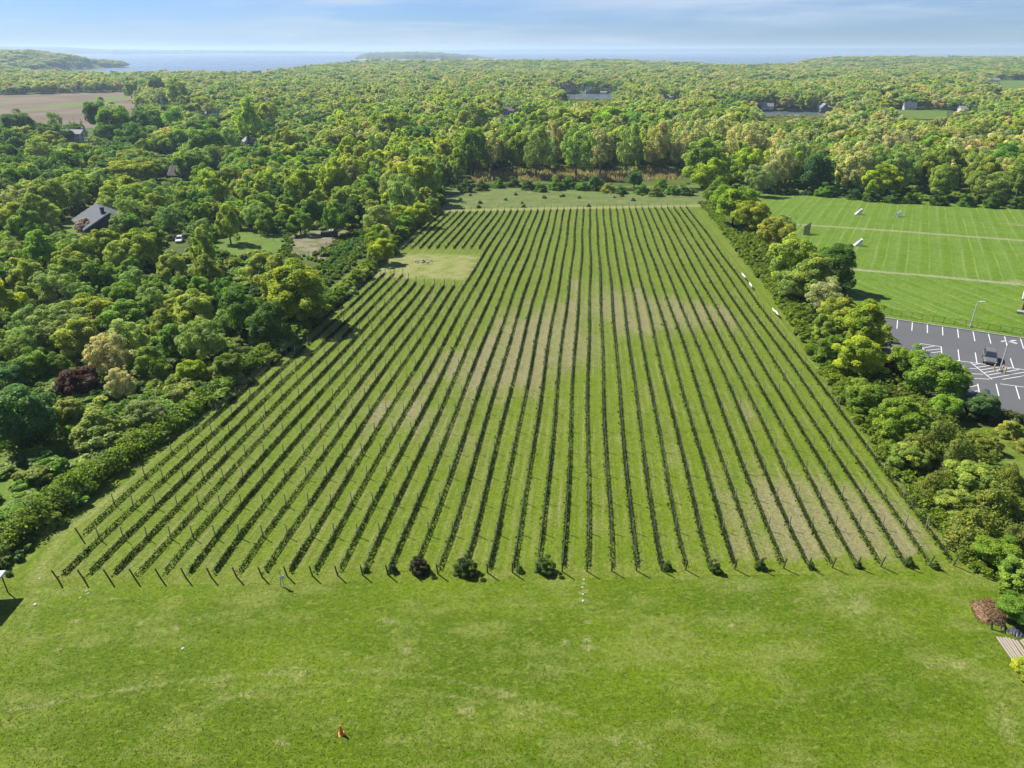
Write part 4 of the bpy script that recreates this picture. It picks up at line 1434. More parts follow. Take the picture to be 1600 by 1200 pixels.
# white stake sign with a bird-scarer plate before the end of a left row
sp0 = pix(443, 917)
t_ = thing('stake_sign', 'thin white stake with a small plate standing before the left vine row ends', 'sign', sp0, R(15))
MB().tube([(0, 0, -0.1), (0, 0, 1.25)], 0.055, 6).build('stake', M_TRIM, t_)
MB().box((0, -0.06, 1.2), (0.42, 0.03, 0.30)).build('plate', M_TRIM, t_)
MB().tube([(-0.25, 0.1, 0), (-0.1, 0.05, 1.9)], 0.035, 5).build('brace', M_POST, t_)

# small stones and scraps on the grass
M_STONE = pbr('pale_stone', (0.62, 0.60, 0.55), 0.9, var=0.2)


def stone_mesh(g, r):
    bm_v = []
    import bmesh
    bm = bmesh.new()
    bmesh.ops.create_icosphere(bm, subdivisions=1, radius=r)
    for v in bm.verts:
        v.co *= g.uniform(0.7, 1.15)
        v.co.z *= 0.55
    me = bpy.data.meshes.new('stone')
    bm.to_mesh(me)
    bm.free()
    me.materials.append(M_STONE)
    return me


g = np.random.default_rng(3)
for u, v, r, lb in ((135, 924, .13, 'topmost of the tight white cluster below the leftmost end posts'), (139, 928, .15, 'largest of the tight white cluster below the leftmost end posts'),
                    (125, 934, .12, 'just left of the tight white cluster below the leftmost end posts'), (55, 945, .17, 'lying alone right of the canopy shadow'),
                    (286, 1014, .15, 'lying alone on the lawn under the left vine rows'), (62, 904, .1, 'on the worn track beside the leftmost end post')):
    o = link('stone', stone_mesh(g, r), None, pix(u, v) + np.array([0, 0, r * .25]), g.random() * 3)
    tag(o, 'small whitish stone ' + lb, 'stone', 'whitish stones on the lawn')

# straw-coloured stones in a line below the middle rows
for k, (u, v) in enumerate(((912, 906), (910, 918), (911, 929), (911, 939))):
    o = link('stone', stone_mesh(g, .12), None, pix(u, v) + np.array([0, 0, .03]), k)
    tag(o, ORD[k] + ' small stone from the vines in the short line below the middle rows', 'stone', 'stones in a short line on the lawn')

# stone heap on the bare patch
hp = pix(660, 409)
t_ = thing('stone_heap', 'low heap of grey stones on the bare mown patch in the vineyard', 'stone heap', hp)
M_GST = pbr('grey_stone', (0.42, 0.38, 0.32), 0.9, var=0.3)
for k in range(16):
    a, r = g.random() * 6.28, g.random() ** .6 * 2.0
    me = stone_mesh(g, g.uniform(0.22, 0.45))
    me.materials[0] = M_GST
    link('stone', me, t_, (r * 1.25 * math.cos(a), r * math.sin(a), 0.28 + 0.35 * max(0, 1.2 - r) * g.random()), g.random() * 6)

# woodchip heap, plank, sawhorse and stacked timber at the right edge
wc = pix(1546, 957)
t_ = thing('woodchip_heap', 'brown woodchip heap under the bright tree at the right edge', 'woodchip heap', wc, R(-25))
M_CHIP = pbr('woodchips', (0.25, 0.155, 0.09), 0.95, var=0.4, scale=9)
mb = MB()
rings = [(1.0, -0.05), (0.85, 0.12), (0.6, 0.28), (0.3, 0.38), (0.05, 0.42)]
nn = 22
V, Fc = [], []
for r, z in rings:
    for k in range(nn):
        a = 6.2832 * k / nn
        r_, r = r, r * (1 + .16 * math.sin(2 * a + 1) + .1 * math.sin(5 * a))
        V.append((r * 1.25 * math.cos(a) * g.uniform(.9, 1.1), r * 2.0 * math.sin(a) * g.uniform(.9, 1.1), z + g.normal() * .02))
        r = r_
for i in range(len(rings) - 1):
    for k in range(nn):
        Fc.append((i * nn + k, i * nn + (k + 1) % nn, (i + 1) * nn + (k + 1) % nn, (i + 1) * nn + k))
mb.add(V, Fc)
mb.build('mound', M_CHIP, t_)
n = 1500
a = g.random(n) * 6.283
r = np.sqrt(g.random(n)) * 1.12 * (1 + .16 * np.sin(2 * a + 1) + .1 * np.sin(5 * a))
zc = np.interp(r, [0, .3, .6, .85, 1.0, 1.15], [.44, .4, .3, .14, .02, .02])
P = np.stack([r * 1.25 * np.cos(a), r * 2.0 * np.sin(a), zc + 0.07], 1)
V, idx = leaf_quads(P, unit(g.normal(size=(n, 3)) + np.array([0, 0, 1.0])), 0.13, g, 0.7)
M_CHIP2 = leaf_material('chip_pieces', (0.24, 0.155, 0.085))
tag(link('chips', np_mesh('chips', V, 4, idx, [M_CHIP2], {'rnd': g.random(n), 'lob': g.random(n)}), t_), kind='stuff')
M_TIMB = pbr('silvered_timber', (0.34, 0.29, 0.235), 0.85, var=0.25, scale=4, noise_stretch=(6, 0.6, 6))
mb = MB()
bar_between(mb, pix(1529, 942), pix(1541, 967), 0.16, 0.10, 0.02)
tag(mb.build('plank', M_TIMB), 'single pale plank lying along the woodchip heap', 'plank')
sh = pix(1559, 980)
t_ = thing('sawhorse', 'dark square metal frame lying between woodchips and timbers', 'metal frame', sh, R(-30))
mb = MB()
for a, b in (((-.5, -.6, .05), (.5, -.6, .05)), ((.5, -.6, .05), (.5, .6, .05)), ((.5, .6, .05), (-.5, .6, .05)), ((-.5, .6, .05), (-.5, -.6, .05))):
    mb.tube([a, b], 0.06, 6)
mb.build('frame', M_DARK, t_)
for a, b in (((-.5, .6, .1), (.2, .2, .65)), ((.5, .6, .1), (.1, .2, .65)), ((.2, -.6, .08), (.15, .2, .65))):
    MB().tube([a, b], 0.05, 6).build('leg', M_DARK, t_)
ta, tb = pix(1558, 998), pix(1577, 1026)
ta2 = pix(1600, 995)
dv = tb - ta
nv = unit(np.array([-dv[1], dv[0], 0.0]))
if nv @ (ta2 - ta) < 0:
    nv = -nv
for k in range(9):
    o_ = ta + nv * (0.24 * k + (0.16 if k > 6 else 0)) + unit(dv) * g.normal() * 0.08
    mb = MB()
    ln = 2.5 + g.normal() * 0.06
    mb.tube([(0, 0, 0.11), (0, ln, 0.11)], [0.095, 0.085], 8)
    o = mb.build('timber', M_TIMB)
    o.location = list(map(float, o_))
    o.rotation_euler = (math.asin(dv[2] / np.linalg.norm(dv)), 0, math.atan2(-dv[0], dv[1]) + g.normal() * 0.015)
    tag(o, ORD[k] + ' weathered timber from the lawn side in the timber row at the right edge', 'timber', 'weathered timbers lying side by side')
bx = pix(1588, 989)
t_ = thing('tarpaulin', 'dark crumpled tarpaulin lying behind the row of timbers', 'tarpaulin', bx, 0.4)
mb = MB()
nn = 9
V = [((i - 4) * .16, (j - 4) * .14, max(0.02, 0.34 * math.exp(-((i - 4) ** 2 + (j - 4) ** 2) / 9) + g.normal() * .05)) for j in range(nn) for i in range(nn)]
Fc = [(j * nn + i, j * nn + i + 1, (j + 1) * nn + i + 1, (j + 1) * nn + i) for j in range(nn - 1) for i in range(nn - 1)]
mb.add(V, Fc).build('sheet', pbr('grey_tarpaulin', (0.06, 0.065, 0.075), 0.5), t_)

# garden plot: low wire fence posts, dark brush heap, covered trailer
pp = [pix(u, v) for u, v in ((428, 378), (440, 371), (449, 366))] + [pix(470, 404), pix(482, 402), pix(492, 400), pix(502, 392), pix(511, 387), pix(520, 380)]
ft = thing('wire_fence', 'low post-and-wire fence round the brown garden plot left of the hedge', 'fence', pp[0])
pm = MB().tube([(0, 0, -0.1), (0, 0, 1.5)], 0.06, 5).mesh('post', M_POST_D)
for q in pp:
    link('post', pm, ft, q - pp[0])
mb = MB()
for seg in (pp[:3], pp[3:]):
    for h in (0.5, 1.0, 1.4):
        mb.tube([Vector(q - pp[0]) + Vector((0, 0, h)) for q in seg], 0.012, 3, cap=False)
mb.build('wire', M_WIRE, ft)
bp = pix(467, 372)
t_ = thing('brush_heap', 'dark brush heap on the brown garden plot', 'brush heap', bp)
mb = MB()
for k in range(60):
    a = g.random() * 6.28
    r = g.random() * 1.8
    c0_ = Vector((r * math.cos(a) * 1.3, r * math.sin(a), 0.1 + 0.5 * g.random() * (1.6 - r * .7)))
    d = Vector(unit(g.normal(size=3)) * np.array([1, 1, .35])) * g.uniform(.5, 1.1)
    mb.tube([c0_ - d, c0_ + d], 0.05, 4)
mb.build('branches', M_VTRUNK, t_)
tr_ = pix(515, 369)
t_ = thing('covered_trailer', 'dark trailer with pale bundles on top at the back of the garden plot', 'trailer', tr_, R(10))
MB().box((0, 0, 0.95), (5.2, 2.0, 1.1), 0, 0.94).build('bed', M_DARK, t_)
for x in (-1.4, 1.4):
    for y in (-1.02, 1.02):
        MB().tube([(x, y - .1, 0.36), (x, y + .1, 0.36)], 0.36, 12).build('wheel', M_TYRE, t_)
for k in range(3):
    MB().tube([(0.2 + k * .8, -0.8, 1.62), (0.3 + k * .75, 0.8, 1.66)], 0.24, 8).build('bundle', M_STONE, t_)
MB().tube([(2.6, 0, 0.6), (3.9, 0, 0.5)], 0.07, 6).build('hitch', M_DARK, t_)


# ------------------------------------------------------------------ boats on the creek
def boat(label, u, v, L, rz, cabin):
    p = pix_flat(u, v, SEA)
    t_ = thing('moored_boat', label, 'boat', p, rz, 'white boats moored on the creek')
    w = L * .16
    V, Fc = [], []
    for y, k, zb in ((-.5, .85, 0), (-.2, 1, -.1), (.15, .95, -.1), (.38, .55, .0), (.5, .04, .25)):
        V += [(-w * k, y * L, .95 + max(0, y) * .7), (-w * k * .7, y * L, zb - .2), (w * k * .7, y * L, zb - .2), (w * k, y * L, .95 + max(0, y) * .7)]
    for i in range(4):
        for k in range(3):
            Fc.append((i * 4 + k, i * 4 + k + 1, i * 4 + 5 + k, i * 4 + 4 + k))
        Fc.append((i * 4 + 3, i * 4, i * 4 + 4, i * 4 + 7))
    Fc.append((3, 2, 1, 0))
    MB().add(V, Fc).build('hull', M_TRIM, t_)
    if cabin:
        cb_ = MB().box((0, L * .02, 1.6), (w * 1.4, L * .36, 1.5), 0, .82).build('cabin', M_TRIM, t_)
        MB().box((0, L * .03, 1.75), (w * 1.44, L * .3, .5), 0, .93).build('window', M_GLASS, cb_)
        MB().box((0, -L * .02, 2.5), (w * 1.5, L * .3, .1)).build('canopy', M_TRIM, t_)
    else:
        MB().box((0, -L * .1, 1.2), (w * .8, L * .14, .6)).build('console', M_TRIM, t_)


boat('white motorboat with cabin moored on the nearer right-hand creek reach', 1245, 184, 13, R(80), True)
boat('small white boat moored mid-creek, the larger on the left-hand reach', 933, 156, 12, R(85), True)
boat('tiny white skiff left of the larger boat on the left-hand creek reach', 914, 153, 6, R(70), False)
boat('low skiff right of the white motorboat on the right-hand creek reach', 1274, 185, 6, R(75), False)

# ------------------------------------------------------------------ trees read off the photograph: crown centre px, crown width px, kind[, tall/wide]
TREES = [
    # far left, behind the white house and the ploughed field
    (25, 195, 52, 'dm'), (30, 224, 55, 'dm'), (4, 245, 52, 'dm'), (75, 207, 38, 'md'), (57, 236, 48, 'gg'), (92, 262, 62, 'dm'), (113, 244, 72, 'yl', .7), (195, 242, 100, 'yl', .85),
    (188, 286, 88, 'yl'), (150, 178, 42, 'dm', 1.4), (178, 187, 60, 'mp'), (165, 208, 40, 'dm'), (206, 211, 46, 'dm'), (232, 190, 52, 'dm'), (270, 186, 36, 'mp', 1.3), (312, 190, 62, 'dm'),
    (319, 222, 60, 'mp'), (290, 216, 44, 'mp'), (300, 253, 64, 'md', .8), (356, 215, 34, 'gg', 1.4), (362, 242, 40, 'gg'), (367, 276, 38, 'mp'), (332, 293, 56, 'yl'), (392, 287, 36, 'gr'),
    (385, 306, 42, 'ol'), (250, 303, 56, 'gg'), (287, 296, 34, 'md'), (75, 302, 66, 'ol'), (112, 302, 50, 'gg'), (18, 288, 55, 'md'), (245, 134, 26, 'dm', 1.5), (222, 135, 18, 'dm', 1.4),
    (203, 138, 24, 'md', 1.3), (277, 141, 36, 'yl', 1.4), (297, 163, 22, 'mr'), (318, 156, 22, 'dm'), (327, 148, 16, 'mr'), (348, 143, 26, 'ol'), (385, 186, 48, 'yl', 1.5), (418, 178, 40, 'yl', 1.4),
    (110, 194, 8, 'sp'), (117, 194, 9, 'sp'), (127, 193, 9, 'sp'), (236, 160, 36, 'gg'), (85, 186, 24, 'gg', 1.4),
    (205, 327, 52, 'gg'), (165, 322, 40, 'gg'), (133, 352, 36, 'pk', .8), (192, 350, 44, 'gg'), (184, 356, 26, 'so'), (205, 352, 40, 'md'), (60, 330, 60, 'ol'), (20, 335, 50, 'ol'), (290, 330, 36, 'md'), (262, 340, 48, 'gg'), (240, 322, 46, 'ol'),
    # left wood, towards the camera
    (35, 352, 58, 'md'), (160, 380, 62, 'yl'), (215, 384, 72, 'yl'), (190, 398, 60, 'ol'), (60, 392, 70, 'md'), (112, 388, 46, 'ol'), (18, 392, 46, 'gg'), (268, 414, 56, 'ol'), (316, 388, 44, 'ol', 1.9),
    (355, 345, 44, 'ol', 1.5), (312, 331, 30, 'md', 1.5), (333, 350, 26, 'sd'), (40, 432, 60, 'ol'), (98, 428, 60, 'md'), (150, 428, 54, 'md'), (186, 459, 54, 'mp', .9), (140, 484, 86, 'yl', .8), (240, 452, 40, 'mp'),
    (302, 478, 76, 'ol', .9), (352, 450, 40, 'dm'), (376, 482, 66, 'dm', 1.25), (282, 442, 36, 'md'), (30, 468, 50, 'ol'), (38, 502, 64, 'gg'), (33, 527, 34, 'sd'), (70, 524, 30, 'sd'), (120, 522, 70, 'ol'),
    (200, 522, 72, 'gg'), (166, 550, 76, 'gr'), (312, 530, 80, 'gg'), (254, 508, 60, 'ol'), (45, 572, 60, 'mp'), (126, 592, 66, 'mr', .85), (6, 590, 58, 'bl'), (296, 578, 46, 'yl'), (225, 566, 58, 'md'),
    (355, 568, 48, 'md'), (28, 640, 100, 'bl', 1.1), (88, 570, 46, 'md'), (190, 596, 54, 'gr', 1.2), (150, 662, 90, 'so', .8), (105, 640, 50, 'ol'), (228, 640, 70, 'gg', .75), (280, 618, 56, 'so'), (340, 582, 54, 'so'),
    (38, 762, 40, 'sh'), (386, 552, 44, 'sd'), (420, 498, 62, 'dm', 1.3), (462, 446, 108, 'yl', 1.05), (434, 434, 76, 'ol', 1.2), (478, 470, 64, 'ol', 1.2), (405, 420, 56, 'ol'),
    # between the left clearings and the vineyard
    (520, 338, 40, 'md', 1.5), (468, 345, 44, 'md', .9), (440, 348, 40, 'sh'), (416, 345, 36, 'md'), (490, 325, 34, 'dm', 1.3), (548, 330, 40, 'dm', 1.3), (590, 340, 60, 'gg', 1.0), (600, 366, 28, 'gr'),
    (452, 218, 46, 'yl'), (415, 200, 26, 'dm', 1.4), (440, 272, 28, 'dm', 1.5), (412, 246, 44, 'mp'), (468, 288, 54, 'yl', 1.25), (505, 278, 48, 'yl', 1.2), (540, 264, 42, 'yl', 1.3), (552, 248, 46, 'ol'),
    (596, 252, 48, 'yl'), (536, 226, 62, 'ol'), (560, 213, 36, 'ol'), (590, 230, 50, 'ol'), (622, 233, 54, 'yl'), (618, 278, 52, 'yl'), (655, 272, 66, 'yl', 1.25), (630, 300, 58, 'gg', 1.2), (684, 284, 34, 'ol'),
    (612, 196, 74, 'yl', .9), (655, 196, 46, 'mp', .9), (695, 196, 50, 'yl'), (738, 190, 64, 'ol'), (738, 228, 54, 'mp', 1.6), (692, 238, 46, 'yl', 1.4), (714, 255, 40, 'ol', 1.5), (768, 232, 46, 'gr', 1.6), (570, 292, 46, 'md', 1.2),
    (445, 318, 36, 'md'), (408, 322, 34, 'ol'), (500, 236, 44, 'gg'), (480, 250, 40, 'md'),
    # first row of the wood behind the meadow
    (800, 226, 52, 'ol', 1.6), (838, 228, 52, 'gg', 1.7), (868, 220, 44, 'gr', 1.7), (902, 230, 54, 'gg', 1.6), (940, 228, 48, 'gr', 1.7), (982, 222, 50, 'gg', 1.7), (1025, 220, 54, 'gr', 1.6), (1062, 230, 40, 'gr', 1.7),
    (1085, 216, 50, 'gr', 1.5), (1122, 208, 56, 'gr', 1.4), (1166, 224, 70, 'gr', 1.3), (1210, 238, 44, 'gr', 1.5), (1238, 238, 56, 'gr', 1.4),
    (950, 188, 64, 'yl', .9), (918, 192, 50, 'yl', .9), (985, 194, 50, 'mp', .8), (886, 190, 56, 'yl', .9), (848, 192, 52, 'yl', .9), (825, 200, 46, 'ol'), (1200, 202, 26, 'mp'),
    (1102, 250, 82, 'ol', .95), (1108, 272, 60, 'yl'), (1150, 314, 76, 'yl', .95), (1118, 298, 36, 'md'), (1188, 278, 46, 'gg'),
    # behind the sports field
    (1276, 262, 54, 'bl', 1.25), (1332, 252, 66, 'gr', 1.3), (1312, 268, 40, 'gg', 1.3), (1372, 256, 58, 'gg', 1.3), (1412, 258, 60, 'gg', 1.3), (1452, 262, 50, 'ol', 1.35), (1486, 262, 54, 'md', 1.3), (1528, 264, 54, 'gg', 1.3), (1566, 268, 46, 'gr', 1.3),
    (1598, 272, 54, 'ol', 1.3), (1590, 206, 50, 'yl'), (1532, 167, 32, 'mp'), (1460, 238, 50, 'ol'), (1400, 232, 60, 'gr'), (1345, 222, 54, 'ol'), (1300, 226, 46, 'gr'), (1540, 236, 52, 'ol'), (1500, 234, 50, 'gr'),
    # hedgerow between vineyard and sports field, then down to the right edge
    (1176, 332, 50, 'yl'), (1208, 362, 52, 'ol'), (1226, 354, 40, 'gg'), (1244, 402, 78, 'ol'), (1298, 410, 66, 'dm', 1.1), (1270, 432, 72, 'ol', .95), (1288, 458, 60, 'gr', .95), (1235, 440, 46, 'gg'),
    (1306, 488, 56, 'ol'), (1352, 505, 72, 'yl', 1.0), (1290, 512, 40, 'ol'), (1342, 552, 76, 'yl', .85), (1302, 540, 42, 'md'), (1397, 574, 34, 'mr', 1.0), (1413, 562, 50, 'mp', 1.15), (1462, 582, 78, 'mp', .95), (1497, 592, 40, 'mp'),
    (1356, 616, 62, 'md', .9), (1416, 654, 78, 'md', .9), (1482, 634, 44, 'mp', .9), (1536, 632, 46, 'bl', .95), (1440, 690, 60, 'cd', 1.2), (1470, 672, 66, 'cd', 1.2), (1425, 712, 56, 'ol', .9), (1500, 700, 66, 'cd', 1.2),
    (1518, 742, 70, 'ol', .8), (1470, 750, 60, 'cd', 1.1), (1560, 775, 74, 'cd', 1.1), (1490, 782, 56, 'ol', .8), (1530, 812, 76, 'cd', 1.1), (1556, 860, 70, 'mp', .7), (1592, 836, 60, 'cd', 1.1), (1592, 895, 56, 'md', .8), (1592, 950, 62, 'mp', .75),
    (1604, 1044, 44, 'yl', .7), (1580, 735, 44, 'cd', 1.2), (1540, 690, 46, 'so'), (1580, 668, 40, 'so'), (1610, 690, 40, 'so'),
    # shrubs in the rough strip beyond the meadow
    (932, 284, 22, 'bl', 1.1), (992, 277, 27, 'bl', 1.1), (868, 286, 30, 'sh'), (886, 284, 30, 'sh'), (910, 290, 22, 'sh'), (950, 293, 24, 'so'), (1003, 294, 26, 'sh'), (1032, 286, 26, 'sh'), (1048, 296, 24, 'sh'), (1025, 298, 24, 'so'),
    (1072, 296, 26, 'sd'), (826, 288, 24, 'sd'), (846, 292, 22, 'sh'), (802, 284, 22, 'sd'), (778, 286, 22, 'sh'), (752, 288, 26, 'sd'), (728, 290, 28, 'sd'), (972, 296, 20, 'sd'),
    (1222, 296, 24, 'sd'), (1246, 292, 24, 'sd'), (1290, 297, 30, 'sh'), (1305, 296, 26, 'sh'), (1335, 302, 26, 'sd'), (1362, 305, 28, 'sd'), (1395, 308, 26, 'sd'), (1425, 308, 28, 'sd'), (1468, 311, 28, 'sd'), (1512, 312, 30, 'sh'),
    (1550, 314, 30, 'sd'), (1588, 315, 30, 'sd'),
]


def place(u, v, w, kind, ratio=None):
    sty, nm, colr, ph, rt = KIND[kind]
    rt = ratio or rt
    d = ray(u, v)
    cf = 0.56 if sty != 'shrub' else 0.45
    t = 40.0
    while t < 4500:
        p = d * t + np.array([0, 0, CAMZ])
        wm = w * t / F
        if p[2] - tz(p[0], p[1]) < cf * rt * wm:
            break
        t += max(0.25, t * 0.002)
    wm = w * t / F
    return p[0], p[1], wm, rt * wm


FOREST = []      # x, y, width, height, kind
for e in TREES:
    if e[0] > 1130 and e[1] > 318:
        e = (e[0], e[1], e[2] * 1.12) + e[3:]
    FOREST.append(place(*e) + (e[3],))
NM = len(FOREST)
for i_ in range(NM):
    x_, y_, w_, h_, k_ = FOREST[i_]
    z_ = tz(x_, y_)
    for (u0, u1, v0, v1, dw) in WINDOWS[:len(HOUSES)]:
        u_, v_, d_ = project((x_, y_, z_))
        hw_ = 0.42 * w_ * F / d_
        if d_ < dw and u_ + hw_ > u0 + 0.12 * (u1 - u0) and u_ - hw_ < u1 - 0.12 * (u1 - u0):
            for _ in range(12):
                if project((x_, y_, z_ + h_))[1] > v1 + 1.5 or v_ < v0:
                    break
                h_ *= 0.95
    FOREST[i_] = (x_, y_, w_, h_, k_)

# fill: the rest of the canopy, scattered with the spacing of the wood
def in_poly(u, v, poly):
    c = np.zeros(u.shape, bool)
    n = len(poly)
    for i in range(n):
        (x0, y0), (x1, y1) = poly[i], poly[(i + 1) % n]
        cr_ = ((y0 > v) != (y1 > v)) & (u < (x1 - x0) * (v - y0) / (y1 - y0 + 1e-9) + x0)
        c ^= cr_
    return c


OPEN = [
    [(-900, 1400), (-600, 1000), (20, 885), (130, 770), (330, 640), (420, 575), (510, 500), (600, 408), (690, 322), (700, 272), (1060, 268), (1100, 292), (1190, 296), (1195, 303), (1700, 326), (2000, 360), (2600, 700), (2600, 1400)],
    [(345, 362), (442, 360), (447, 395), (385, 400), (335, 398)],
    [(430, 362), (552, 358), (612, 372), (585, 400), (520, 462), (498, 448), (440, 398)],
    [(-40, 755), (40, 745), (36, 800), (-40, 825)], [(70, 672), (112, 660), (112, 712), (75, 715)],
    [(-80, 206), (215, 200), (220, 143), (-60, 150)], [(1385, 190), (1485, 190), (1485, 172), (1385, 170)], [(1555, 142), (1700, 144), (1700, 125), (1550, 125)],
    [(100, 372), (175, 365), (180, 345), (150, 320), (105, 345)],
]
WINDOWS += [(0, 134, 156, 188, 620), (130, 200, 146, 154, 1000), (890, 955, 148, 156, 960), (1200, 1278, 180, 184, 770), (1400, 1478, 173, 179, 840), (1565, 1620, 128, 137, 1400),
            (440, 545, 360, 400, 250), (505, 560, 396, 440, 200), (360, 442, 364, 388, 240), (100, 178, 318, 353, 250), (268, 292, 364, 380, 230), (58, 108, 109, 114, 2400)]
_m = np.array([(f[0], f[1], f[2] / 2) for f in FOREST])


def scatter():
    g = np.random.default_rng(21)
    out = []
    r = 62.0
    while r < 4300:
        sp_ = 7.8 if r < 300 else (10.6 if r < 480 else (13.5 if r < 900 else 13.5 * (r / 900) ** 0.85))
        na = int(1.62 * r / sp_)
        a = -0.81 + 1.62 * (np.arange(na) + g.uniform(-.38, .38, na) + 0.5 * (int(r) % 2)) / na
        rr = r + g.uniform(-.38, .38, na) * sp_
        out.append(np.stack([rr * np.sin(a), rr * np.cos(a), np.full(na, sp_), rr], 1))
        r += sp_
    Q = np.concatenate(out)
    z = terrain(Q[:, 0], Q[:, 1])
    Q, z = Q[z > SEA + 1.2], z[z > SEA + 1.2]
    u, v, d = project([Q[:, 0], Q[:, 1], z])
    ok = np.ones(len(Q), bool)
    for p in OPEN:
        ok &= ~in_poly(u, v, p)
    ok &= ~in_poly(u, v, [(-120, 940), (-120, 660), (60, 640), (200, 590), (330, 560), (350, 590), (230, 700), (60, 850)])
    ok &= (Q[:, 3] > 250) | (u < 800)
    return Q[ok], z[ok], g


Q, QZ, g = scatter()
hs = {}
for (mx, my, mr) in _m:
    hs.setdefault((int(mx // 16), int(my // 16)), []).append((mx, my, mr))
kinds_near = ['md', 'ol', 'gg', 'dm', 'yl', 'so', 'sh', 'mp', 'sd']
zone_n = blob_noise(Q[:, 0], Q[:, 1], 150, 31)
zone_m = blob_noise(Q[:, 0], Q[:, 1], 60, 33)
rnd = g.random((len(Q), 5))
qu, qv, qd = project([Q[:, 0], Q[:, 1], QZ])
for i in range(len(Q)):
    x, y, spc, r = Q[i]
    u, v, d = qu[i], qv[i], qd[i]
    a = rnd[i]
    if r < 280:
        w = 6.0 + 5.0 * a[0] ** 1.6
        h = w * (0.85 + 0.35 * a[1])
        k = kinds_near[int(np.searchsorted(np.cumsum([.22, .22, .17, .08, .09, .10, .06, .04, .02]), a[2]).clip(0, 8))]
        if k in ('so', 'sh', 'sd'):
            h = w * .7
    else:
        left = u < 520
        w = spc * (1.02 + 0.62 * a[0] ** 1.6)
        h = (9.5 + 5.5 * a[1]) if left and r < 800 else (13.0 + 7.5 * a[1] if r < 700 else 11.0 + 7.5 * a[1])
        if left and r < 800:
            cs = [.20, .24, .18, .20, .10, .02, .02, .04, 0]
        elif u > 1150 and r < 800:
            cs = [.05, .30, .22, .02, .09, 0, 0, .02, 0]
        elif r < 800:
            cs = [.10, .34, .20, .03, .20, 0, 0, .03, 0]
        else:
            cs = [.08, .36, .16, .03, .15, 0, 0, .015, 0]
        cs = np.array(cs) * np.array([1 + .5 * zone_m[i], 1, 1 - .6 * zone_n[i], 1, 1 + .6 * zone_n[i], 1, 1, 1, 1]).clip(0.1, 3)
        cc = np.cumsum(cs)
        k = 'gr' if a[2] > cc[-1] else kinds_near[int(np.searchsorted(cc, a[2]).clip(0, 8))]
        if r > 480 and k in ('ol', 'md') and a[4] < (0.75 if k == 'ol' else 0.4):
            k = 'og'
        if r > 600 and a[3] < 0.012:
            k = 'cd'
    # leave room for the trees placed above
    bad = False
    if r < 900:
        cx, cy = int(x // 16), int(y // 16)
        for ix in (cx - 1, cx, cx + 1):
            for iy in (cy - 1, cy, cy + 1):
                for (mx, my, mr) in hs.get((ix, iy), ()):
                    if (x - mx) ** 2 + (y - my) ** 2 < (0.80 * mr + 0.40 * w) ** 2:
                        bad = True
    if bad:
        continue
    z0 = QZ[i]
    if r < 1700:
        ut, vt, _ = project((x, y, z0 + h))
        hw = 0.5 * w * F / d
        for (u0, u1, v0, v1, dw) in WINDOWS:
            if d < dw and u + hw > u0 and u - hw < u1 and vt < v1 and v > v0:
                bad = True
                break
    if bad:
        continue
    FOREST.append((x, y, w, h, k))
print('trees', NM, len(FOREST))

# how many pixels of each crown the photograph shows: painted far to near on a coarse grid
FA = np.array([(f[0], f[1], f[2], f[3]) for f in FOREST])
fz = terrain(FA[:, 0], FA[:, 1])
fu, fv, fd = project([FA[:, 0], FA[:, 1], fz + FA[:, 3] * 0.56])
idb = np.full((300, 400), -1, np.int32)
for i in np.argsort(-fd):
    if fd[i] > 1300:
        continue
    rx, ry = 0.5 * FA[i, 2] * F / fd[i] / 4, 0.44 * FA[i, 3] * F / fd[i] / 4 * 0.95
    cx, cy = fu[i] / 4, fv[i] / 4
    x0, x1, y0, y1 = int(cx - rx), int(cx + rx) + 1, int(cy - ry), int(cy + ry) + 1
    x0, y0, x1, y1 = max(x0, 0), max(y0, 0), min(x1, 400), min(y1, 300)
    if x0 >= x1 or y0 >= y1:
        continue
    yy, xx = np.mgrid[y0:y1, x0:x1]
    mk = ((xx + .5 - cx) / rx) ** 2 + ((yy + .5 - cy) / ry) ** 2 < 1
    idb[y0:y1, x0:x1][mk] = i
cnt = np.bincount(idb[idb >= 0], minlength=len(FOREST))
score = cnt + (np.arange(len(FOREST)) < NM) * 3.0 * (cnt > 0)
is_shrub = np.array([KIND[f[4]][0] == 'shrub' for f in FOREST])
pick = []
for msk, lim in ((~is_shrub, 292), (is_shrub, 90)):
    ids = np.where(msk & (cnt > 1))[0]
    pick += list(ids[np.argsort(-score[ids])][:lim])
pick = set(int(i) for i in pick)

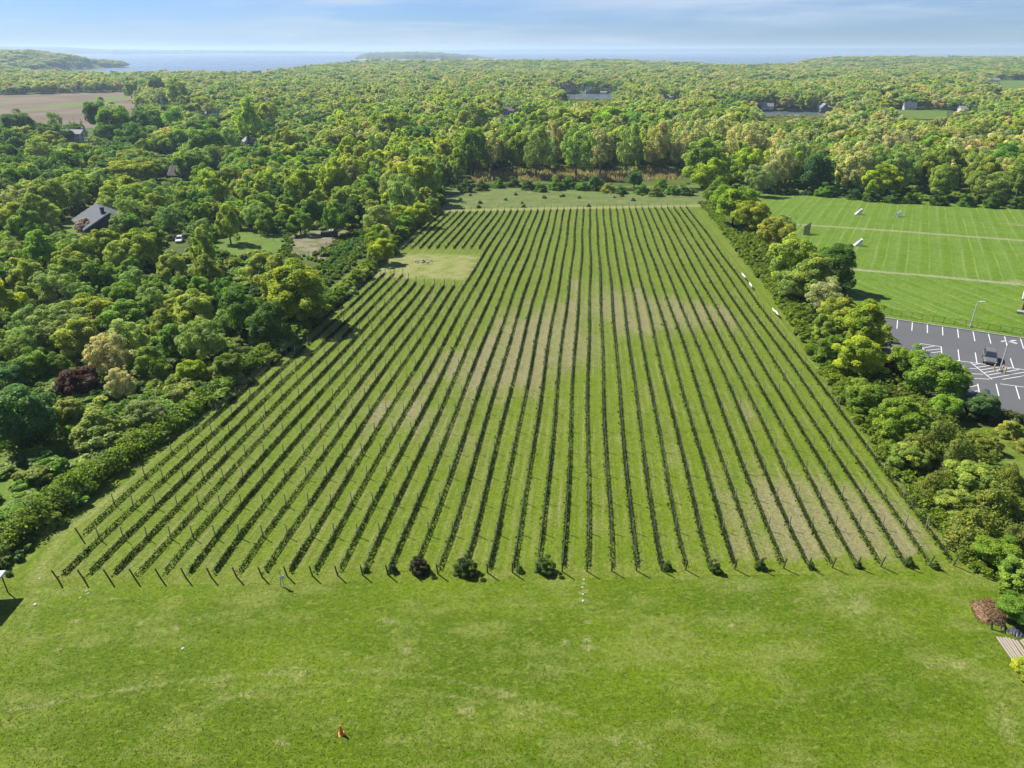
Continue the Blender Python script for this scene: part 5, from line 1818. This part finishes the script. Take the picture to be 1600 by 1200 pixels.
LAND = [
    (142, 340, 'by the grey gabled roof'), (118, 205, 'by the white two-storey house'), (262, 272, 'by the two dark-roofed houses'), (395, 372, 'beside the small left-hand lawn'),
    (490, 370, 'round the fenced garden plot'), (60, 150, 'by the ploughed field'), (330, 185, 'near the cottage past ploughed field'), (125, 590, 'round the maroon left-wood tree'),
    (50, 740, 'at the near end of left hedge'), (470, 480, 'where wood shades the vineyard'), (670, 290, 'above the far left vineyard corner'), (830, 235, 'behind the reeds, left half'),
    (1000, 235, 'behind the reeds, right half'), (930, 170, 'before the small-boat creek'), (1230, 195, 'before the motorboat creek'), (1105, 275, 'above the far right vineyard corner'),
    (1260, 405, 'in the hedgerow by the goals'), (1350, 510, 'in the hedgerow by the lot corner'), (1440, 590, 'between vineyard and parking lot'), (1500, 720, 'in the hedgerow by the side lawn'),
    (1580, 920, 'above the woodchip heap'), (1310, 260, 'behind the sports field, left part'), (1520, 270, 'behind the sports field, right part'), (1430, 180, 'round the steep dark-roofed house'),
    (600, 200, 'in the wood left of the meadow'), (200, 440, 'in left wood below grey roof'), (250, 540, 'in left wood beside the hedge'), (40, 450, 'at left edge below the gabled house'),
    (480, 160, 'in distant wood past the cottage'), (700, 170, 'in distant wood before the creek'), (1040, 180, 'before the second creek reach'), (20, 290, 'at left edge by the white house'),
]
LXY = np.array([(a, b) for a, b, _ in LAND], float)
names = {}
for i in pick:
    j = int(np.argmin((LXY[:, 0] - fu[i]) ** 2 + (1.5 * (LXY[:, 1] - fv[i])) ** 2))
    names.setdefault((KIND[FOREST[i][4]][3], j), []).append(i)
LABEL = {}
for (ph, j), ids in names.items():
    ids.sort(key=lambda q: fu[q])
    for n_, q in enumerate(ids):
        LABEL[q] = ph + ' ' + LAND[j][2] + ('' if len(ids) == 1 else ', %s from left' % ORD[min(n_, 37)])

g = np.random.default_rng(77)
rest = []
for i, (x, y, w, h, k) in enumerate(FOREST):
    sty, nm, colr, ph, rt = KIND[k]
    jit = g.normal(size=3)
    far_k = 0.10 if fd[i] < 450 else 0.085
    c = np.array(colr) * (1 + far_k * jit[0]) * np.array([1 + .07 * jit[1], 1, 1 + .1 * jit[2]])
    if i in pick:
        cr, tk = PROTO[sty][int(g.integers(len(PROTO[sty])))]
        shrub = sty == 'shrub'
        root = thing(nm, LABEL[i], 'shrub' if shrub else 'tree', (x, y, fz[i] - 0.05), g.random() * 6.283, 'shrubs' if shrub else 'trees around the fields')
        sx = w / (9.9 if sty not in ('cedar', 'spruce') else 9.6)
        root.scale = (sx, sx, h / 12.2)
        o = link('crown', cr, root)
        o.color = (*np.clip(c, 0.004, 1), 1)
        if cnt[i] > 3:
            link('trunk', tk, root)
    elif fd[i] > 0:
        rest.append((x, y, fz[i], w, h, FAR_IDX[sty][int(g.integers(len(FAR_IDX[sty])))], c))

# understorey: low shrubs that close the wood below the crowns
def understorey():
    g = np.random.default_rng(91)
    n = 26000
    a, r = g.uniform(-0.81, 0.72, n), np.sqrt(g.uniform(60 ** 2, 520 ** 2, n))
    x, y = r * np.sin(a), r * np.cos(a)
    z = terrain(x, y)
    u, v, d = project([x, y, z])
    ok = np.ones(n, bool)
    for p in OPEN:
        ok &= ~in_poly(u, v, p)
    ok &= (r > 250) | (u < 800)
    ut, vt, _ = project([x, y, z + 2.5])
    for (u0, u1, v0, v1, dw) in WINDOWS:
        ok &= ~((d < dw) & (u > u0 - 6) & (u < u1 + 6) & (vt < v1) & (v > v0))
    ok &= g.random(n) < np.where(r < 300, 1.0, 0.55)
    cols = [np.array(KIND[k][2]) for k in ('sh', 'sd', 'so', 'md', 'gg')]
    for i in np.where(ok)[0]:
        w = g.uniform(2.4, 5.0)
        c = cols[int(g.integers(5))] * g.uniform(.75, 1.1)
        rest.append((x[i], y[i], z[i] - .1, w, w * g.uniform(.5, .85), FAR_IDX['shrub'][0], c))

    # marsh scrub along the creek banks
    n = 9000
    a, r = g.uniform(az_u(840), az_u(1330), n), g.uniform(540, 1120, n)
    x, y = r * np.sin(a), r * np.cos(a)
    z = terrain(x, y)
    cols = [np.array(KIND[k][2]) for k in ('so', 'og', 'gr', 'gg')]
    for i in np.where(z > SEA + 0.6)[0]:
        w = g.uniform(5, 10)
        rest.append((x[i], y[i], z[i] - .2, w, g.uniform(1.4, 3.2), FAR_IDX['shrub'][0], cols[int(g.integers(4))] * g.uniform(.6, .9)))


understorey()

# the woods beyond: one object of instanced crowns
me = bpy.data.meshes.new('woodland')
me.vertices.add(len(rest))
me.vertices.foreach_set('co', np.array([r_[:3] for r_ in rest], np.float32).ravel())
at = me.attributes.new('scl', 'FLOAT_VECTOR', 'POINT')
at.data.foreach_set('vector', np.array([(r_[3] / 10.6, r_[3] / 10.6, r_[4] / 12.2) for r_ in rest], np.float32).ravel())
at = me.attributes.new('rotv', 'FLOAT_VECTOR', 'POINT')
at.data.foreach_set('vector', np.stack([0 * g.random(len(rest)), 0 * g.random(len(rest)), g.random(len(rest)) * 6.283], 1).astype(np.float32).ravel())
at = me.attributes.new('kind', 'INT', 'POINT')
at.data.foreach_set('value', np.array([r_[5] for r_ in rest], np.int32))
at = me.attributes.new('tint', 'FLOAT_VECTOR', 'POINT')
at.data.foreach_set('vector', np.array([r_[6] for r_ in rest], np.float32).clip(0.004, 1).ravel())
me.update()
wood = tag(link('woodland', me), kind='stuff')
ng = bpy.data.node_groups.new('woodland', 'GeometryNodeTree')
ng.interface.new_socket('Geometry', in_out='INPUT', socket_type='NodeSocketGeometry')
ng.interface.new_socket('Geometry', in_out='OUTPUT', socket_type='NodeSocketGeometry')
gi, go = ng.nodes.new('NodeGroupInput'), ng.nodes.new('NodeGroupOutput')
ip = ng.nodes.new('GeometryNodeInstanceOnPoints')
ci = ng.nodes.new('GeometryNodeCollectionInfo')
ci.inputs['Collection'].default_value = far_col
ci.inputs['Separate Children'].default_value = True
ci.inputs['Reset Children'].default_value = True


def named(nm, typ):
    nd = ng.nodes.new('GeometryNodeInputNamedAttribute')
    nd.data_type = typ
    nd.inputs['Name'].default_value = nm
    return [s for s in nd.outputs if s.enabled and s.name == 'Attribute'][0]


ng.links.new(gi.outputs[0], ip.inputs['Points'])
ng.links.new(ci.outputs[0], ip.inputs['Instance'])
ip.inputs['Pick Instance'].default_value = True
ng.links.new(named('kind', 'INT'), ip.inputs['Instance Index'])
ng.links.new(named('scl', 'FLOAT_VECTOR'), ip.inputs['Scale'])
e2r = ng.nodes.new('FunctionNodeEulerToRotation')
ng.links.new(named('rotv', 'FLOAT_VECTOR'), e2r.inputs[0])
ng.links.new(e2r.outputs[0], ip.inputs['Rotation'])
ng.links.new(ip.outputs[0], go.inputs[0])
md = wood.modifiers.new('woodland', 'NODES')
md.node_group = ng


# ------------------------------------------------------------------ hedges and undergrowth
def chain_cloud(path, height, width, step, per_m, leaf, seed, wob_=0.35):
    """lumpy hedge along a ground path: returns mesh-ready leaf quads"""
    g = np.random.default_rng(seed)
    C, Rd = [], []
    ln = 0
    for a, b, h0, h1, w0, w1 in zip(path[:-1], path[1:], height[:-1], height[1:], width[:-1], width[1:]):
        a, b = np.array(a[:2]), np.array(b[:2])
        d = np.linalg.norm(b - a)
        ln += d
        nrm = np.array([-(b - a)[1], (b - a)[0]]) / d
        for s in np.arange(0, d, step):
            f = s / d
            H, W_ = h0 + (h1 - h0) * f, w0 + (w1 - w0) * f
            for _ in range(max(2, int(W_ * 1.3))):
                r = min(H * .55, W_ * .5) * g.uniform(0.5, 0.85)
                off = g.uniform(-1, 1) * max(0, W_ / 2 - r * .7)
                p = a + (b - a) * f + nrm * off + g.normal(size=2) * step * .3
                zc = max(r * .5, (H - r) * g.uniform(0.35, 1.0) * (1 + wob_ * g.normal() * .35) * (1 - .35 * abs(off) / (W_ / 2 + .01)))
                C.append((p[0], p[1], tz(p[0], p[1]) + zc))
                Rd.append(r)
    C, Rd = np.array(C), np.array(Rd)
    n = int(ln * per_m * 1.5)
    P, N, k = lobe_cloud(C, Rd, n, g, None, 0.45, 0.9, 0.5)
    sz = leaf * np.clip(np.hypot(P[:, 0], P[:, 1]) / 110, 0.62, 2.0)
    V, idx = leaf_quads(P, N, sz, g)
    return V, idx, g.random(len(P)), g.random(len(C))[k]


def hedge(name, label, cat, px, height, width, per_m, leaf, seed, col, kind=None, step=1.1):
    path = [pix(u, v) for u, v in px]
    V, idx, r1, r2 = chain_cloud(path, height, width, step, per_m, leaf, seed)
    o = np.array(path[0])
    V = V - o
    ob = link(name, np_mesh(name, V, 4, idx, [M_LEAF], {'rnd': r1, 'lob': r2}), None, o)
    ob.color = (*col, 1)
    if kind:
        return tag(ob, kind=kind)
    return tag(ob, label, cat)


hedge('hedge', 'long overgrown green hedge along the left side of the vineyard', 'hedge',
      [(-25, 885), (0, 862), (45, 825), (90, 793), (165, 740), (240, 688), (320, 630), (400, 570), (470, 522), (522, 472), (560, 437), (600, 398), (640, 358), (690, 315)],
      [2.6, 2.8, 3.2, 3.2, 3.2, 2.8, 2.6, 2.8, 3.0, 2.6, 2.6, 2.8, 3.0, 3.0], [4.0, 4.0, 4.0, 4.2, 4.2, 3.6, 3.4, 3.4, 3.4, 3.2, 3.2, 3.4, 4, 4], 300, 0.30, 41, (0.150, 0.225, 0.012))
hedge('undergrowth', None, None, [(1100, 318), (1125, 345), (1165, 395), (1212, 450), (1262, 520), (1310, 590), (1362, 660), (1420, 742), (1478, 822), (1530, 880), (1580, 925), (1625, 985)],
      [1.2, 1.2, 1.4, 1.5, 1.6, 1.7, 1.7, 1.7, 1.6, 1.5, 1.4, 1.4], [4, 4, 4.5, 4.5, 5, 5, 5, 5, 4.5, 4, 3, 3], 260, 0.30, 43, (0.150, 0.215, 0.014), 'stuff')
hedge('undergrowth', None, None, [(1330, 540), (1375, 590), (1430, 640), (1480, 690), (1530, 760), (1570, 830), (1610, 880), (1660, 960)],
      [2.2] * 8, [6, 7, 7, 7, 7, 7, 7, 7], 230, 0.32, 44, (0.135, 0.180, 0.020), 'stuff')
hedge('undergrowth', None, None, [(1500, 650), (1560, 655), (1620, 668), (1700, 690)], [1.4, 1.3, 1.3, 1.3], [4, 4, 4, 4], 200, 0.3, 45, (0.085, 0.115, 0.030), 'stuff')
hedge('undergrowth', None, None, [(1110, 305), (1150, 325), (1200, 375), (1255, 435), (1310, 495), (1370, 540)],
      [1.6] * 6, [7, 10, 13, 13, 11, 8], 260, 0.32, 47, (0.140, 0.200, 0.016), 'stuff')
# brambles in the rough plot beside the left hedge, and below the left trees
for q, (px, h_, w_, cl_) in enumerate((([(470, 430), (505, 425), (545, 395)], 1.1, 5, (0.095, 0.165, 0.018)), ([(500, 448), (530, 425), (575, 382)], 1.2, 4.5, (0.11, 0.175, 0.02)),
                                       ([(520, 400), (560, 376), (600, 352)], 1.6, 6, (0.09, 0.175, 0.016)), ([(560, 372), (590, 355), (640, 330)], 2.2, 5, (0.08, 0.15, 0.016)),
                                       ([(495, 400), (525, 385), (545, 366)], .7, 4, (0.13, 0.15, 0.045)),
                                       ([(-30, 700), (60, 690), (150, 668), (230, 640), (330, 585)], 2.4, 7, (0.13, 0.20, 0.018)),
                                       ([(-30, 905), (10, 890), (30, 872), (52, 860)], .9, 2.4, (0.09, 0.17, 0.015)))):
    hedge('undergrowth', None, None, px, [h_] * len(px), [w_] * len(px), 150, 0.30, 60 + q, cl_, 'stuff', 1.3)
hedge('undergrowth', None, None, [(449, 402), (447, 385), (450, 368), (456, 360)], [.5] * 4, [2.5] * 4, 120, 0.28, 73, (0.12, 0.19, 0.02), 'stuff', 1.2)
hedge('undergrowth', None, None, [(335, 403), (385, 402), (447, 398), (505, 410)], [.8] * 4, [3] * 4, 120, 0.28, 74, (0.12, 0.19, 0.02), 'stuff', 1.2)
# low scrub in front of the meadow's shrubs
hedge('undergrowth', None, None, [(705, 292), (790, 291), (880, 293), (980, 297), (1090, 300)], [0.9] * 5, [7] * 5, 90, 0.33, 71, (0.085, 0.14, 0.022), 'stuff', 1.6)
hedge('undergrowth', None, None, [(1190, 301), (1300, 305), (1450, 313), (1600, 320), (1750, 330)], [1.3] * 5, [5] * 5, 90, 0.33, 72, (0.05, 0.09, 0.016), 'stuff', 1.6)

# dry reeds between meadow and wood
M_REED = leaf_material('dry_reed', (0.300, 0.235, 0.160))


def reeds():
    g = np.random.default_rng(8)
    P = []
    for (px0, px1, dep, n) in (((735, 284), (1072, 281), 40, 15000), ((1145, 286), (1228, 289), 22, 3000)):
        a, b = pix(*px0)[:2], pix(*px1)[:2]
        f, dd_ = g.random(n), g.random(n) * dep
        xy = a + (b - a) * f[:, None] + np.array([0, 1.0]) * dd_[:, None]
        P.append(xy)
    xy = np.concatenate(P)
    keep = blob_noise(xy[:, 0], xy[:, 1], 14, 61) + 0.5 * blob_noise(xy[:, 0], xy[:, 1], 4, 62) > -0.35
    xy = xy[keep]
    n = len(xy)
    z = terrain(xy[:, 0], xy[:, 1])
    ang = g.random(n) * 6.283
    h = g.uniform(0.7, 2.2, n) * (1 + 0.25 * blob_noise(xy[:, 0], xy[:, 1], 7, 63))
    w = 0.16
    dx, dy = np.cos(ang) * w, np.sin(ang) * w
    lx, ly = g.normal(size=n) * .5, g.normal(size=n) * .5
    V = np.stack([np.stack([xy[:, 0] - dx, xy[:, 1] - dy, z], 1), np.stack([xy[:, 0] + dx, xy[:, 1] + dy, z], 1),
                  np.stack([xy[:, 0] + dx * .5 + lx, xy[:, 1] + dy * .5 + ly, z + h], 1), np.stack([xy[:, 0] - dx * .5 + lx, xy[:, 1] - dy * .5 + ly, z + h], 1)], 1).reshape(-1, 3)
    me = np_mesh('reeds', V, 4, np.arange(4 * n), [M_REED], {'rnd': g.random(n), 'lob': g.random(n)})
    tag(link('reeds', me), kind='stuff')


reeds()

# bushes planted at the near row ends: base px, width px, colour
BUSH = [(657, 893, 34, (0.055, 0.050, 0.020), 'dark reddish bush with a deep shadow at a near row end'), (729, 896, 38, (0.065, 0.105, 0.016), 'dark green bush, right of the reddish one, at a near row end'),
        (853, 893, 34, (0.110, 0.185, 0.020), 'bright green bush at a middle row end right of the dark pair'), (614, 893, 18, (0.065, 0.12, 0.016), 'small green bush left of the reddish bush at a near row end'),
        (812, 893, 15, (0.085, 0.15, 0.02), 'little bush just left of the bright green bush at a near row end'), (1042, 890, 18, (0.085, 0.145, 0.018), 'thin green bush at a near row end well right of the bright bush'),
        (1116, 893, 24, (0.085, 0.15, 0.018), 'leafy bush at a near row end, the widest in the right half'), (1188, 888, 22, (0.09, 0.16, 0.018), 'leafy bush at a near row end next right of the widest right one'),
        (1267, 888, 14, (0.085, 0.15, 0.018), 'small weedy bush at the eighth near row end from the right'), (1341, 887, 14, (0.06, 0.10, 0.016), 'dark weedy bush at the fifth near row end from the right'),
        (1419, 883, 18, (0.08, 0.14, 0.016), 'weedy bush at the third near row end from the right'), (1460, 888, 15, (0.09, 0.16, 0.018), 'low weedy bush at the second near row end from the right'),
        (572, 893, 13, (0.07, 0.13, 0.016), 'small weedy bush two row ends left of the reddish bush')]
for (u, v, w, c, lb) in BUSH:
    p = pix(u, v)
    wm = w * project(p)[2] / F
    cr, tk = PROTO['shrub'][int(g.integers(3))]
    root = thing('bush', lb, 'bush', p, g.random() * 6, 'bushes at the near row ends')
    root.scale = (wm / 11, wm / 11, wm * .95 / 12)
    o = link('crown', cr, root)
    o.color = (*c, 1)

# a few tussocks in the meadow
for k, (u, v) in enumerate(((712, 304), (720, 312), (735, 306), (750, 318), (790, 313), (806, 305), (816, 318), (851, 310), (876, 308), (880, 307), (905, 310), (960, 309), (972, 307), (990, 314), (1003, 306), (748, 325), (818, 324), (920, 323))):
    p = pix(u, v)
    cr, tk = PROTO['shrub'][k % 3]
    root = thing('tussock', ORD[k if k < 15 else k] + ' small dark weed clump across the meadow beyond the vineyard', 'weed clump', p, k, 'weed clumps in the meadow')
    s = 0.10 + 0.07 * g.random()
    root.scale = (s * 1.3, s * 1.3, s * .7)
    o = link('crown', cr, root)
    o.color = (0.055, 0.095, 0.018, 1)

# ------------------------------------------------------------------ haze: one closed box of even, thin air round everything
m, t, out = new_mat('haze')
vol = t.n('ShaderNodeVolumePrincipled', {'Color': (0.50, 0.65, 0.84, 1), 'Density': 0.000105, 'Anisotropy': 0.2})
t.nt.links.new(vol.outputs[0], out.inputs['Volume'])
hb = MB()
Lh_ = 20500
hb.box((0, 0, (SEA - 1 - 8 + 92) / 2), (2 * Lh_, 2 * Lh_, 92 - (SEA - 1 - 8)))
haze = tag(hb.build('haze', m), kind='stuff')
